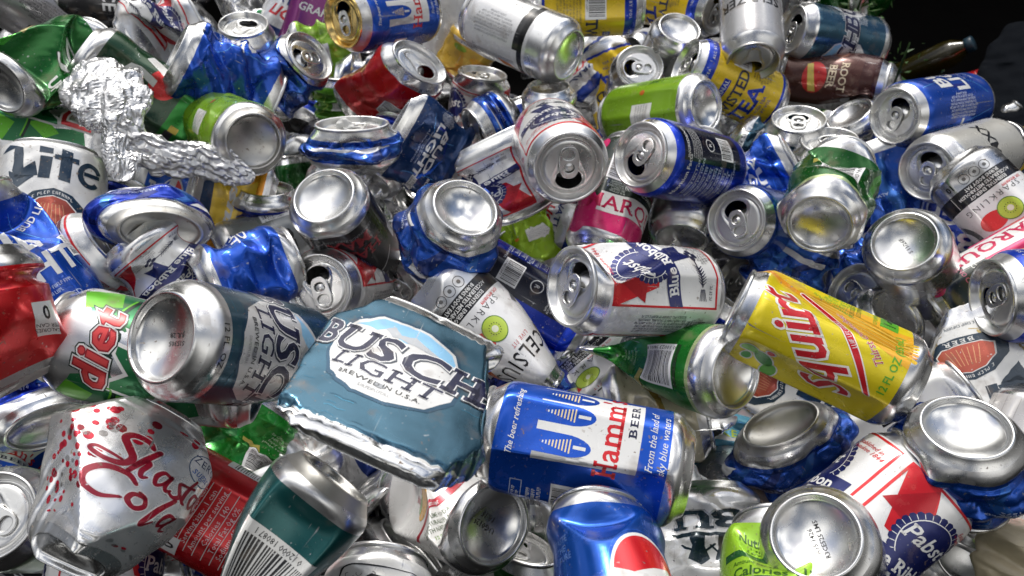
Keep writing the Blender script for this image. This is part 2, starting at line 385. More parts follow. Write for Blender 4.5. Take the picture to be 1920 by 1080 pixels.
def build_tab_mesh():
    c = bpy.data.curves.new('t', 'CURVE'); c.dimensions = '2D'; c.fill_mode = 'BOTH'; c.extrude = .25; c.bevel_depth = .5; c.bevel_resolution = 1; c.offset = -.45
    def spl(pts):
        s = c.splines.new('POLY'); s.points.add(len(pts)-1); s.use_cyclic_u = True
        for p, (x, y) in zip(s.points, pts): p.co = (x, y, 0, 1)
    out = []
    for i in range(40):
        t = 2*math.pi*i/40; x, y = math.cos(t), math.sin(t)
        w = 7.9 if y < 0 else 7.6
        out.append((w*math.copysign(abs(x)**.72, x), -3.3+12.4*math.copysign(abs(y)**.8, y)))
    spl(out)
    spl([(4.9*math.copysign(abs(math.cos(t))**.8, math.cos(t)), -9.3+4.0*math.sin(t)) for t in [2*math.pi*i/20 for i in range(20)]])
    spl([(4.5*math.cos(t), .8+4.0*math.sin(t)) for t in [2*math.pi*i/20 for i in range(20)]])
    o = bpy.data.objects.new('t', c); me = o.to_mesh()
    co = np.array([tuple(v.co) for v in me.vertices]); F = [list(p.vertices) for p in me.polygons]
    o.to_mesh_clear(); bpy.data.objects.remove(o); bpy.data.curves.remove(c)
    co[:, 2] += -3.9+.75; co[:, 2] += .5*sm(2, 8, np.abs(co[:,0]))*0
    # rivet island
    n0 = len(co); k = 20; P = []
    for r, z in ((3.3,-3.6),(2.9,-3.3),(2.1,-3.3),(1.9,-2.7),(1.2,-2.45)):
        for i in range(k): t = 2*math.pi*i/k; P.append((r*math.cos(t), r*math.sin(t)+.1, z))
    P.append((0, .1, -2.4)); 
    for j in range(4):
        for i in range(k): a = n0+j*k+i; b = n0+j*k+(i+1)%k; F.append([a, b, b+k, a+k])
    for i in range(k): F.append([n0+4*k+i, n0+4*k+(i+1)%k, n0+5*k])
    P2 = [(-2.2,-3.4,-3.3),(2.2,-3.4,-3.3),(2.4,0,-3.35),(-2.4,0,-3.35)]; m = n0+len(P); F.append([m,m+1,m+2,m+3])
    return np.concatenate([co, np.array(P), np.array(P2)]), F
TAB_V, TAB_F = build_tab_mesh()

def apply_ops(P, Z0, ops, H, seed):
    """P (n,3) mm, Z0 original heights; returns deformed points"""
    P = P.copy()
    we = sm(3, 24, Z0)*sm(H-2, H-22, Z0)
    for op in ops:
        k = op[0]; th0 = np.arctan2(P[:,1], P[:,0])
        if k == 'dent':                                   # phi, z, depth, elevation, mirror
            phi, z, dp, el, mr = (list(op[1:])+[0, .8])[:5] if len(op) < 6 else op[1:6]
            n = np.array([math.cos(R_(phi))*math.cos(R_(el)), math.sin(R_(phi))*math.cos(R_(el)), math.sin(R_(el))])
            c = np.array([RAD*math.cos(R_(phi)), RAD*math.sin(R_(phi)), z])-dp*n
            s_ = np.maximum((P-c)@n, 0); P -= (we*(1+mr)*s_)[:,None]*n
        elif k == 'edge':                                 # dent that also takes the rims: phi, z, depth, elevation
            phi, z, dp, el = op[1:5]
            n = np.array([math.cos(R_(phi))*math.cos(R_(el)), math.sin(R_(phi))*math.cos(R_(el)), math.sin(R_(el))])
            c = np.array([RAD*math.cos(R_(phi)), RAD*math.sin(R_(phi)), z])-dp*n
            s_ = np.maximum((P-c)@n, 0); P -= (.93*s_)[:,None]*n
        elif k == 'squash':                               # phi, z, width, amount
            phi, z, w, a = op[1:5]; g = a*np.exp(-((P[:,2]-z)/w)**2)
            n = np.array([math.cos(R_(phi)), math.sin(R_(phi))]); t = np.array([-n[1], n[0]])
            x = P[:,:2]@n; y = P[:,:2]@t; x = x*(1-g); y = y*(1+.5*g**1.2)
            P[:,0] = x*n[0]+y*t[0]; P[:,1] = x*n[1]+y*t[1]
        elif k == 'push':                                 # flatten from one side: phi, z, width, depth
            phi, z, w, a = op[1:5]; g = np.exp(-((P[:,2]-z)/w)**2)
            n = np.array([math.cos(R_(phi)), math.sin(R_(phi))]); x = P[:,:2]@n
            lim = RAD-a*g; s_ = np.maximum(x-lim, 0); P[:,:2] -= (s_*1.02)[:,None]*n
            t = np.array([-n[1], n[0]]); y = P[:,:2]@t; P[:,:2] += ((y*.22*g*a/33))[:,None]*t
        elif k == 'crush':                                # z0, z1, factor, amp, folds, lobes
            z0, z1, f, amp, nf, lob = op[1:7]; t = np.clip((P[:,2]-z0)/(z1-z0), 0, 1)
            ph = t*nf+.12*np.sin(th0*2+seed); row = np.floor(ph)
            d = -amp*np.abs(np.sin(math.pi*ph))*(.25+.75*(.5+.5*np.cos(lob*th0+math.pi*row+seed)))*sm(0,.08,t)*sm(1,.92,t)
            r = np.hypot(P[:,0], P[:,1])+1e-6; P[:,:2] *= (1+d/r)[:,None]
            nz = z0+(z1-z0)*f*t; P[:,2] = np.where(P[:,2] < z0, P[:,2], np.where(P[:,2] > z1, P[:,2]-(z1-z0)*(1-f), nz))
        elif k == 'bend':                                 # z0, phi, angle, length
            z0, phi, ang, ln = op[1:5]; t = sm(z0-ln/2, z0+ln/2, P[:,2])*R_(ang)
            d = np.array([math.cos(R_(phi)), math.sin(R_(phi))]); x = P[:,:2]@d; z = P[:,2]-z0
            nx = x*np.cos(t)+z*np.sin(t); nz = -x*np.sin(t)+z*np.cos(t)
            P[:,:2] += (nx-x)[:,None]*d; P[:,2] = nz+z0
        elif k == 'flare':                                # z0, amount: neck opened out
            z0, f = op[1:3]; P[:,:2] *= (1+f*sm(z0, H-3, P[:,2]))[:,None]
        elif k == 'twist':
            z0, z1, ang = op[1:4]; t = sm(z0, z1, P[:,2])*R_(ang)
            x = P[:,0]*np.cos(t)-P[:,1]*np.sin(t); y = P[:,0]*np.sin(t)+P[:,1]*np.cos(t); P[:,0], P[:,1] = x, y
        elif k == 'shift':                                # z0, z1, phi, mm
            z0, z1, phi, d = op[1:5]; t = sm(z0, z1, P[:,2])*d; P[:,0] += t*math.cos(R_(phi)); P[:,1] += t*math.sin(R_(phi))
        elif k == 'flat':                                 # whole can, ends too: phi, amount
            phi, a = op[1:3]; n = np.array([math.cos(R_(phi)), math.sin(R_(phi))]); t = np.array([-n[1], n[0]])
            x = P[:,:2]@n*(1-a); y = P[:,:2]@t*(1+.57*a**.8); P[:,0] = x*n[0]+y*t[0]; P[:,1] = x*n[1]+y*t[1]
        elif k == 'crumple':                              # amp, wavelength, [all]
            amp, wl_ = op[1:3]; rg = np.random.RandomState(seed*7+11); w = we if len(op) < 4 else np.ones(len(P))
            Q = P.copy(); d = np.zeros(len(P)); 
            for q in range(6):
                v = rg.normal(size=3); v /= np.linalg.norm(v); l = wl_*rg.uniform(.6, 1.7); b = rg.uniform(0, 4)
                x = (Q+d[:,None]*.4)@v/l+b; d += (2*np.abs(x-np.floor(x+.5))*2-1)*rg.uniform(.4, 1)
            r = np.hypot(P[:,0], P[:,1])+1e-6; dv = np.column_stack([P[:,0]/r, P[:,1]/r, .25*np.sin(r)])
            core = np.clip(r/20, 0, 1); P += dv*(d*amp*.45*w*core)[:,None]
    return P

# camera frame
CM = cam.rotation_euler.to_matrix(); CR = np.array(CM @ Vector((1,0,0))); CU = np.array(CM @ Vector((0,1,0))); CF = np.array(CM @ Vector((0,0,-1)))
CP = np.array((0, 0, CAM_H))
def ray(px, py):
    d = CF+CR*(px-960)/FPX-CU*(py-540)/FPX; return d
def frame_at(px, py):
    d = ray(px, py); d = d/np.linalg.norm(d); r = CR-(CR@d)*d; r /= np.linalg.norm(r); u = np.cross(-d, r); return r, u, -d
def to_px(p):
    v = np.asarray(p)-CP; z = v@CF; return 960+FPX*(v@CR)/z, 540-FPX*(v@CU)/z, z
def scale_at(py): return 160+.106*(py-540)
def pose(px, py, D, a, t, back=0.):
    """rotation matrix (columns X,Y,Z of the can) and world point of the anchor"""
    r, u, c = frame_at(px, py); s_ = math.cos(R_(a))*r+math.sin(R_(a))*u
    Z = math.cos(R_(t))*s_+math.sin(R_(t))*c; X = -math.sin(R_(t))*s_+math.cos(R_(t))*c; Y = np.cross(Z, X)
    dist = FPX*.066/D+back
    return np.column_stack([X, Y, Z]), CP+ray(px, py)*dist

def put(root, Rm, pos):
    M = Matrix([[*Rm[i], pos[i]] for i in range(3)]+[[0,0,0,1]]); root.matrix_world = M; root.location = M.to_translation(); root.rotation_euler = M.to_euler()
CANS = []
def can(name, label, cat, at, art, H=122, ops=(), mouth=None, roll=0, lid='open', lidmat=None, basemat=None, nu=80, seed=None, group=None,
        code=None, tab=True, slim=1., back=0., ends=('base','lid'), spin=0):
    """at = (end 'b'|'l'|'m', px, py, body diameter px, screen angle of the can's up, tilt of its up towards the camera)"""
    anc, px, py, D, a, t = at
    seed = len(CANS)+1 if seed is None else seed
    lidmat = lidmat or M_LID; basemat = basemat or M_ALU
    n = nu; nv = max(16, int(round((H-9)/(2*math.pi*RAD/n)))); dz = (H-9)/nv; du = 2*math.pi*RAD/n
    th = np.arange(n)*2*math.pi/n; zz = 6+dz*np.arange(nv+1); rr = wall_r(zz, H)
    B = np.zeros((nv+1, n, 3)); B[:,:,0] = rr[:,None]*np.cos(th); B[:,:,1] = rr[:,None]*np.sin(th); B[:,:,2] = zz[:,None]
    B = B.reshape(-1, 3)
    ops = list(ops); sq = slim
    def dfm(P):
        Z0 = P[:,2].copy(); Q = apply_ops(P, Z0, ops, H, seed); Q[:,:2] *= sq; return Q
    BD = dfm(B)
    # rigid motion that brings the anchored end home
    th36 = np.arange(36)*math.pi/18
    if anc == 'b': ref = np.column_stack([24*np.cos(th36), 24*np.sin(th36), np.zeros(36)])
    elif anc == 'l': ref = np.column_stack([26.5*np.cos(th36), 26.5*np.sin(th36), np.full(36, H-.3)])
    else: ref = None
    if ref is not None:
        q = dfm(ref); qc = q.mean(0); rc = ref.mean(0)
        U_, _, Vt = np.linalg.svd((q-qc).T@(ref-rc)); dsg = np.sign(np.linalg.det(Vt.T@U_.T)); K = Vt.T@np.diag([1,1,dsg])@U_.T
        fin = lambda P: ((P-qc)@K.T)*.001
        if spin: pass
    else:
        qc = (BD.max(0)+BD.min(0))/2; fin = lambda P: (P-qc)*.001
    BD = fin(BD)
    G = BD.reshape(nv+1, n, 3)
    gu = np.roll(G, -1, 1)-np.roll(G, 1, 1); gv = np.gradient(G, axis=0); N = np.cross(gu, gv); N /= np.linalg.norm(N, axis=2, keepdims=True)+1e-12
    Rm, pos = pose(px, py, D, a, t, back); cdir = Rm.T@(CP-pos); cdir /= np.linalg.norm(cdir)
    fr0 = np.concatenate([N.reshape(-1,3)])
    sT, sC, sL = art.skin(H); ar = art.arrays()
    if ar is None: T, C, L = sT, sC, sL
    else: T, C, L = np.concatenate([sT, ar[0]]), np.concatenate([sC, ar[1]]), np.concatenate([sL, ar[2]])
    T = T.copy(); T[...,0] = (T[...,0]+roll/360*2*math.pi*RAD)/du; T[...,1] = (T[...,1]-6)/dz
    A = np.column_stack([C, L])
    keep = (T[...,1].max(1) > 0) & (T[...,1].min(1) < nv); T, A = T[keep], A[keep]
    # art printed on the far side of the skin, pressed against the heap, is left off
    facing = (N@cdir) > -.45; fa = facing.any(0)
    g = facing | np.roll(facing, 1, 0) | np.roll(facing, -1, 0) | np.roll(facing, 1, 1) | np.roll(facing, -1, 1)
    cnt = np.full(len(T), 3)
    T, cnt, A = split_family(T, cnt, A, lambda X: X[...,1])
    T, cnt, A = split_family(T, cnt, A, lambda X: X[...,0]); T, cnt, A = split_family(T, cnt, A, lambda X: X[...,0]-X[...,1])
    cen = (T*(np.arange(T.shape[1])[None] < cnt[:,None])[...,None]).sum(1)/cnt[:,None]; keep = (cen[:,1] > 0) & (cen[:,1] < nv)
    keep &= (A[:,4] == 0) | g[np.clip(np.round(cen[:,1]).astype(int), 0, nv), np.round(cen[:,0]).astype(int) % n]
    T, cnt, A = T[keep], cnt[keep], A[keep]
    r_ = [T[cnt > q+2][:, [0, q+1, q+2]] for q in range(T.shape[1]-2)]; a_ = [A[cnt > q+2] for q in range(T.shape[1]-2)]
    T, A = np.concatenate(r_), np.concatenate(a_); T[...,1] = np.clip(T[...,1], 0, nv)
    e1, e2 = T[:,1]-T[:,0], T[:,2]-T[:,0]; ar2 = e1[:,0]*e2[:,1]-e1[:,1]*e2[:,0]
    keep = np.abs(ar2) > 2e-5; T, A, ar2 = T[keep], A[keep], ar2[keep]; T[ar2 < 0] = T[ar2 < 0][:, ::-1]
    cen = T.mean(1); ci = np.floor(cen[:,0]).astype(int); cj = np.clip(np.floor(cen[:,1]).astype(int), 0, nv-1)
    fr = cen-np.column_stack([ci, cj]); low = fr[:,0] >= fr[:,1]; ia, ib = ci % n, (ci+1) % n
    # weld equal corners of the same ink and layer inside one base triangle's plane
    W_ = T[...,0] % n; W_[np.abs(W_-n) < 1e-4] = 0
    key = np.stack([np.round(W_*5000), np.round(T[...,1]*5000), np.repeat((A[:,4]*1000+np.round(A[:,0]*97+A[:,1]*53+A[:,2]*31, 3)*100).round()[:,None], 3, 1)], -1).reshape(-1, 3)
    _, first, inv = np.unique(key, axis=0, return_index=True, return_inverse=True); inv = inv.ravel()
    Tf = T.reshape(-1, 2)[first]; tri = first//3; ci_, cj_, lo_, ia_, ib_ = ci[tri], cj[tri], low[tri][:,None], ia[tri], ib[tri]
    fu = (Tf[:,0]-ci_)[:,None]; fv = (Tf[:,1]-cj_)[:,None]
    def interp(X):
        X00, X10, X11, X01 = X[cj_, ia_], X[cj_, ib_], X[cj_+1, ib_], X[cj_+1, ia_]
        return np.where(lo_, X00+fu*(X10-X00)+fv*(X11-X10), X00+fv*(X01-X00)+fu*(X11-X01))
    V = interp(G); NN = interp(N); NN /= np.linalg.norm(NN, axis=1, keepdims=True)+1e-12
    V = V+NN*(A[tri,4]*.00005)[:,None]; INK = A[tri,:4]; F = inv.reshape(-1, 3)
    F = F[(F[:,0] != F[:,1]) & (F[:,1] != F[:,2]) & (F[:,0] != F[:,2])]
    root = link(bpy.data.objects.new(name, None)); root.empty_display_size = .02
    put(root, Rm, pos)
    root['label'] = label; root['category'] = cat
    if group: root['group'] = group
    mesh_obj('body', V, F, M_INK, root, normals=NN, ink=INK)
    if 'base' in ends:
        prof = [(29.3,6),(28.4,5.2),(27.2,4.0),(26.0,2.6),(25.2,1.3),(24.7,.5),(24.1,0.05),(23.5,.0),(22.9,.35),(22.5,1.2),(22.3,2.4),(22.0,3.6),(21.4,4.6)]
        prof += [(r, 4.6+6.6*(1-(r/21.4)**2)**.9) for r in (20.5,19,17,14.5,12,9,6,3,.02)]
        BV, BF = lathe(prof, 72); BF = BF[:, ::-1]; bo = mesh_obj('base', fin(dfm(BV)), BF, basemat, root)
        if code:
            ca = Art(); rows, sc_, rt = code; ca.lines(rows, 0, 0, sc_, sc_*1.7, (0,0,0,0), rot=0, bold=.02)
            T = ca.arrays()[0]; c, q = math.cos(R_(rt)), math.sin(R_(rt)); X = -(T[...,0]*c-T[...,1]*q); Y = T[...,0]*q+T[...,1]*c
            rq = np.hypot(X, Y); Zz = 4.6+6.6*(np.clip(1-(rq/21.4)**2, 0, 1))**.9-.12
            P3 = np.stack([X, Y, Zz], -1).reshape(-1, 3)
            mesh_obj('date_code', fin(dfm(P3)), np.arange(len(P3)).reshape(-1,3), M_CODE, bo)
    if 'lid' in ends:
        if mouth is None: mth = 180*random.Random(seed).uniform(-1, 1)
        else: mth = (mouth-a-180) if t > -20 else (a-mouth)
        rot = R_(mth-90); c, q = math.cos(rot), math.sin(rot)
        def tl(P):
            X = P[:,0]*c-P[:,1]*q; Y = P[:,0]*q+P[:,1]*c; return np.column_stack([X, Y, P[:,2]+H])
        lo = mesh_obj('lid', fin(dfm(tl(LID_V))), LID_F, lidmat, root)
        if tab: mesh_obj('pull_tab', fin(dfm(tl(TAB_V))), TAB_F, M_LID if lidmat is not M_DIRTY else M_DIRTY, lo)
    CANS.append((root, label, px, py)); return root
M_CODE = plain('printed_code_ink', (.03,.03,.03), rough=.5, bump=0)
# ------------------------------------------------------------------ the printed designs
SIL=(.66,.66,.66,.95); WHT=(.66,.66,.65,.05); PWH=(.60,.60,.60,.45); BLK=(.012,.012,.014,.1); NAVY=(.008,.010,.045,.15); RED=(.58,.012,.02,.35); GRY=(.3,.3,.31,.5)
GOLD=(.6,.42,.12,.8)
FACTS = ['Nutrition Facts', '1 serving per can', 'Serving size 12 fl oz', 'Calories 150', 'Total Fat 0g 0%', 'Sodium 45mg 2%', 'Total Carb 39g 14%', 'Total Sugars 39g', 'Protein 0g']
WARN = ['GOVERNMENT WARNING: (1) ACCORDING TO', 'THE SURGEON GENERAL, WOMEN SHOULD NOT', 'DRINK ALCOHOLIC BEVERAGES DURING PREG-', 'NANCY BECAUSE OF THE RISK OF BIRTH DEFECTS.', '(2) CONSUMPTION OF ALCOHOLIC BEVERAGES', 'IMPAIRS YOUR ABILITY TO DRIVE A CAR OR', 'OPERATE MACHINERY, AND MAY CAUSE', 'HEALTH PROBLEMS.']
def busch(H=122, second=100, vm=None, oz='12 FL. OZ.', band=17, back=True):
    a = Art(SIL); blue=(.036,.098,.148,.8); sky=(.22,.46,.68,.3); top = H-10
    k = H/122
    a.band(band, top-4, blue, 1); vm = vm or 60*k
    for (s0, s1, tn) in ((20,30,.5),(38,44,.7),(88,97,.6)):
        rnd = random.Random(4)
    rnd = random.Random(9)
    for _ in range(70):                     # fine brushed streaks in the print
        u = rnd.uniform(-103, 103); v = rnd.uniform(18, top-8); w = rnd.uniform(4, 16); c = rnd.choice([(.03,.14,.23,.8),(.045,.18,.28,.85),(.016,.075,.13,.7)])
        a.rect(u, v, u+w, v+rnd.uniform(.25,.5), c, 2)
    for cu in (0, second):
        a.poly([(cu+x, vm+y) for x, y in ((-37,3),(-30,21),(-14,30),(14,31),(31,24),(38,6),(36,-12),(26,-24),(8,-31),(-10,-31),(-27,-24),(-36,-9))], (.016,.06,.11,.6), 3)
        pts = [(-35,3),(-28,19),(-13,28),(13,29),(29,22),(36,5),(34,-11),(24,-23),(7,-29),(-9,-29),(-25,-22),(-34,-8)]
        a.poly([(cu+x, vm+y) for x, y in pts], PWH, 4)
        a.poly([(cu+x*.94, vm+y*.94) for x, y in ((-30,16),(-13,28),(13,29),(29,22),(33,14),(24,12),(12,19),(3,14),(-5,22),(-14,17),(-22,18))], sky, 5)
        a.poly([(cu+x, vm+y) for x, y in ((-8,19),(-3,23),(2,18),(8,21),(14,18),(24,13),(10,15),(-2,15))], (.40,.42,.45,.5), 6)
        a.text('BUSCH', cu+.6, vm+3.4, 18, (.05,.06,.08,.4), 6, bold=.075, slant=.22, slab=1, wx=1.18, sp=.05, res=3)
        a.text('BUSCH', cu, vm+4, 18, (.78,.78,.78,.3), 7, bold=.06, slant=.22, slab=1, wx=1.18, sp=.05, res=3)
        a.text('BUSCH', cu, vm+4, 18, NAVY, 8, bold=.03, slant=.22, slab=.9, wx=1.18, sp=.05, res=3)
        a.text('LIGHT', cu+1, vm-11.5, 9.5, (.75,.75,.75,.3), 7, bold=.05, slant=.22, slab=1, wx=1.3, sp=.07)
        a.text('LIGHT', cu+1, vm-11.5, 9.5, NAVY, 8, bold=.015, slant=.22, slab=1, wx=1.3, sp=.07)
        a.text('BREWED', cu-9, vm-20, 2.6, BLK, 8, slant=.1, wx=1.3, arc=-.4, sp=.06); a.text('IN U.S.A.', cu+12, vm-20, 2.6, BLK, 8, slant=.1, wx=1.2, arc=.3, sp=.06)
        a.ell(cu+1, vm-20.5, 3.4, 1.6, (.25,.26,.28,.5), 8); a.text('ANHEUSER-BUSCH', cu, vm-24.5, 1.8, GRY, 8, res=1)
        a.text(oz, cu, 13.6, 3.2, BLK, 2, wx=1.25, sp=.04)
    if back: a.barcode(50, 62, 17, 30, 90, seed=3, layer=4); a.lines(WARN, 66, 60, 1.6, 2.4, (.7,.72,.75,.3), 4, rot=90)
    return a
def hams():
    a = Art(SIL); B=(.006,.08,.50,.60); a.band(14, 110, B, 1)
    a.rect(-22, 30, 30, 88, WHT, 2)
    a.poly([(-23,88),(-21,56),(-18,50),(-15,56),(-11,88)], WHT, 2)
    for cu in (-9.5, 8.5, 22.5):      # the arches cut in the white panel
        a.poly([(cu-6.5,90)]+[(cu+6.5*math.sin(R_(t)), 72-16*math.cos(R_(t))) for t in range(-75, 76, 15)]+[(cu+6.5,90)], B, 3)
        for q in range(9):
            w = .7+q*.42; a.rect(cu-w, 84-q*1.9-1.3, cu+w, 84-q*1.9-.5, (.75,.6,.35,.2) if q>1 else WHT, 4)
        a.rect(cu-1, 59, cu+1, 66, WHT, 4); a.text('HAMM', cu, 62, 1.2, WHT, 5, rot=90)
    a.text("Hamm's", 3.5, 47, 12.5, RED, 3, bold=.02, slab=.9, wx=1.0, sp=.04)
    a.text('BEER', 14, 35, 4.2, NAVY, 3, bold=.03, slab=1, wx=1.5, sp=.22)
    a.text('From the land of', 4, 24, 4.0, WHT, 3, slant=.3, bold=.0, slab=.5, wx=.95); a.text('sky blue waters', 2, 17.5, 4.0, WHT, 3, slant=.3, bold=.0, slab=.5)
    a.text('The beer refreshing', 0, 101, 3.6, WHT, 3, slant=.3, slab=.5)
    cu = -50
    a.barcode(cu-2, 66, 27, 17, 0, seed=5, layer=2, digits='1 0090 034')
    a.lines(WARN, cu-4, 32, 2.3, 3.1, (.72,.74,.8,.1), 2, wx=.62)
    a.lines(['ALWAYS ENJOY','RESPONSIBLY','PLEASE RECYCLE'], cu-2, 84, 2.2, 3.1, WHT, 2); a.rect(cu-14, 91, cu+10, 98, (.5,.55,.7,.3), 2); a.rect(cu-13.5, 91.5, cu+9.5, 97.5, B, 3)
    a.lines(['CA CRV ME VT 5c','IA MI 10c'], cu-2, 94.5, 1.8, 2.5, WHT, 4)
    for x in (70,):
        a.rect(x-22, 30, x+22, 88, WHT, 2); a.text("Hamm's", x, 47, 11, RED, 3, bold=.02, slab=.9, sp=.04)
    return a
def hams_old():
    a = hams(); return a
def pbr(second=103.6):
    a = Art(SIL); W=(.70,.70,.69,.25); a.band(13, 111, W, 1); B=(.010,.016,.11,.4)
    for cu in (0, second):
        u0, u1 = cu-38, cu+38
        a.poly([(u0,108),(cu-19,108),(cu+4,70),(cu-24,70)], RED, 3)
        a.poly([(cu-19,108),(cu-8,84),(cu-19,80),(u0+3,82)], (.40,.008,.015,.35), 4)
        a.poly([(u1,52),(u1,20),(cu+14,20)], RED, 3)
        for x0,y0,x1,y1 in ((u0,108,u1,109.6),(u0,16,u1,17.6),(u0,16,u0+1.6,108),(u1-1.6,16,u1,108)): a.rect(x0,y0,x1,y1, RED, 4)
        for q in range(30):
            t = 2*math.pi*q/30; a.ell(cu+20*math.cos(t), 78+20*math.sin(t), 2.6, 2.6, B, 5, n=8)
        a.ell(cu, 78, 20.5, 20.5, B, 6); a.ring(cu, 78, 17.6, 17.6, .6, W, 7)
        for q in range(30):
            t = 2*math.pi*(q+.5)/30; a.stroke([(cu+18.6*math.cos(t),78+18.6*math.sin(t)),(cu+21*math.cos(t),78+21*math.sin(t))], .45, W, 7)
        a.poly([(cu-6,60),(cu+8,60),(cu+16,40),(cu+6,43),(cu+1,36)], B, 5)
        a.poly([(cu-37,60),(cu+33,74),(cu+33,62),(cu-37,48)], B, 8)
        a.text('Pabst', cu-2, 82, 9.5, WHT, 9, slant=.35, bold=.02, slab=.6, rot=9)
        a.text('Blue Ribbon', cu-2, 61, 8.2, WHT, 9, bold=.03, slab=1, wx=.95, rot=11)
        a.text('Blue Ribbon', cu-1.4, 67.5, 8.0, B, 10, bold=-.02, slab=.8, wx=.95, rot=11, sp=.0) if False else None
        # hop sprig
        a.stroke([(cu-22,30),(cu-12,33),(cu-2,34)], 1.0, NAVY, 5)
        for q in range(7):
            x = cu-21+q*2.0; a.stroke([(x,30.2+q*.4),(x+3,34.5+q*.4)], [1.1,.3], NAVY, 5); a.stroke([(x,30.2+q*.4),(x+2.6,27+q*.4)], [1.1,.3], NAVY, 5)
        for dx,dy in ((0,34),(4,37),(3,31),(7,34)): a.ell(cu+dx,dy,2.6,1.9,NAVY,5,n=12,rot=30)
        for q in range(5): a.stroke([(cu-32,26+q*1.5),(cu-24,28+q*.8)], .5, NAVY, 5)
        a.lines(['This is the ORIGINAL','Pabst Blue Ribbon Beer','nature\'s choicest products','provide its prized flavor.','Only the finest of hops','and grains are used.'], cu+10, 25.5, 1.9, 2.7, BLK, 5, slant=.2)
        a.text('Established in', cu+20, 101, 3, RED, 5, slant=.3, bold=0); a.text('Milwaukee 1844', cu+20, 97, 3, RED, 5, slant=.3, bold=0)
        a.text('12 FL OZ', cu-26, 22, 2.4, NAVY, 5)
    if second < 0: return a
    cu = 52
    a.ring(cu, 96, 7.5, 7.5, 1.5, RED, 4); a.ring(cu, 96, 5.2, 5.2, .7, RED, 4); a.ell(cu, 96, 3.6, 3.0, (.1,.14,.18,.3), 4)
    a.lines(WARN, cu, 62, 2.1, 2.9, NAVY, 4, rot=90, wx=.9)
    a.barcode(cu, 30, 20, 13, 90, seed=8, layer=4)
    a.lines(WARN[:6], -cu, 62, 2.1, 2.9, NAVY, 4, rot=90, wx=.9); a.barcode(-cu, 30, 20, 13, 90, seed=18, layer=4)
    return a
def squirt():
    a = Art(SIL); Y=(.74,.60,.015,.30); Y2=(.80,.50,.03,.3); a.band(15, 111, Y, 1)
    GR=(.10,.38,.03,.2); DG=(.03,.2,.03,.2); O=(.78,.30,.02,.3)
    # rays
    for q in range(6): a.stroke([(14+q*3,12),(20+q*4,45),(30+q*3,80),(46+q*2,112)], 1.6 if q%2 else 2.6, O if q in (1,2) else Y2, 2)
    a.poly([(8,14),(40,14),(46,40),(40,84),(24,60),(14,34)], (.82,.42,.03,.3), 2)
    for q in range(4): a.stroke([(16+q*5,16),(24+q*4,46),(33+q*2,80)], .8, (.85,.6,.12,.3), 3)
    # the big word, drawn stroke by stroke, reading down the can's side
    def w(pts, ws, dx=0, dy=0):
        a.stroke(pts, [x+2.2 for x in ws], WHT, 4); a.stroke(pts, ws, RED, 5)
    y=50
    a.text('Squirt', -5, 70, 22.5, (.80,.78,.72,.1), 4, bold=.085, slant=.45, slab=.8, wx=1.0, sp=.02, rot=43)
    a.text('Squirt', -5, 70, 22.5, (.62,.02,.03,.35), 5, bold=.025, slant=.45, slab=.7, wx=1.0, sp=.02, rot=43)
    a.stroke([(-16,26),(4,42),(24,62),(36,80)], [3.5,5,5.5,4], (.80,.76,.72,.1), 4); a.stroke([(-16,26),(4,42),(24,62),(36,80)], [2,3.6,4.2,2.6], RED, 5)
    a.text('Ruby Red Citrus', 14, 51.5, 2.4, WHT, 6, slant=.2, rot=46)
    a.text('Thirst Quencher', 18, 43, 4.2, WHT, 4, slant=.25, bold=.05, slab=.5, rot=46); a.text('Thirst Quencher', 18, 43, 4.2, (.5,.03,.03,.2), 5, slant=.25, bold=0, slab=.5, rot=46)
    # fruit drops
    for (x,y,rx,ry,r,c) in ((-34,84,8,5,40,DG),(-44,78,7,4.5,-10,GR),(-28,94,6,4,60,(.2,.5,.1,.2)),(-24,82,3,2.4,0,RED),(-38,94,4,3,0,(.05,.3,.05,.2))):
        a.ell(x,y,rx+1,ry+1,WHT,4,rot=r); a.ell(x,y,rx,ry,c,5,rot=r)
    a.lines(['NATURALLY FLAVORED','CITRUS SODA','WITH OTHER','NATURAL FLAVORS'], 46, 60, 2.4, 3.6, GR, 4, rot=70)
    a.rect(40, 22, 60, 33, GR, 4); a.text('140', 50, 27.5, 7, (.03,.1,.02,.1), 5, bold=.03); a.text('CALORIES PER CAN', 50, 36, 2.3, GR, 4)
    a.text('12 FL OZ (355 mL)', 12, 21, 4.2, GR, 4, bold=.03)
    a.lines(['Contains Zero Juice','CAFFEINE FREE'], 50, 48, 2.6, 4, (.08,.15,.02,.1), 4)
    a.rect(62, 18, 100, 108, (.62,.50,.03,.3), 2)
    a.lines(FACTS, 80, 62, 4.2, 7, (.05,.09,.02,.1), 4, rot=0, wx=.8)
    a.rect(60,16,76,26,(.7,.7,.7,.9),4); a.text('Nutrition', 68, 21, 2.6, BLK, 5)
    a.text('VALUES BASED ON', -62, 62, 8, (.04,.12,.02,.1), 4, rot=90)
    return a
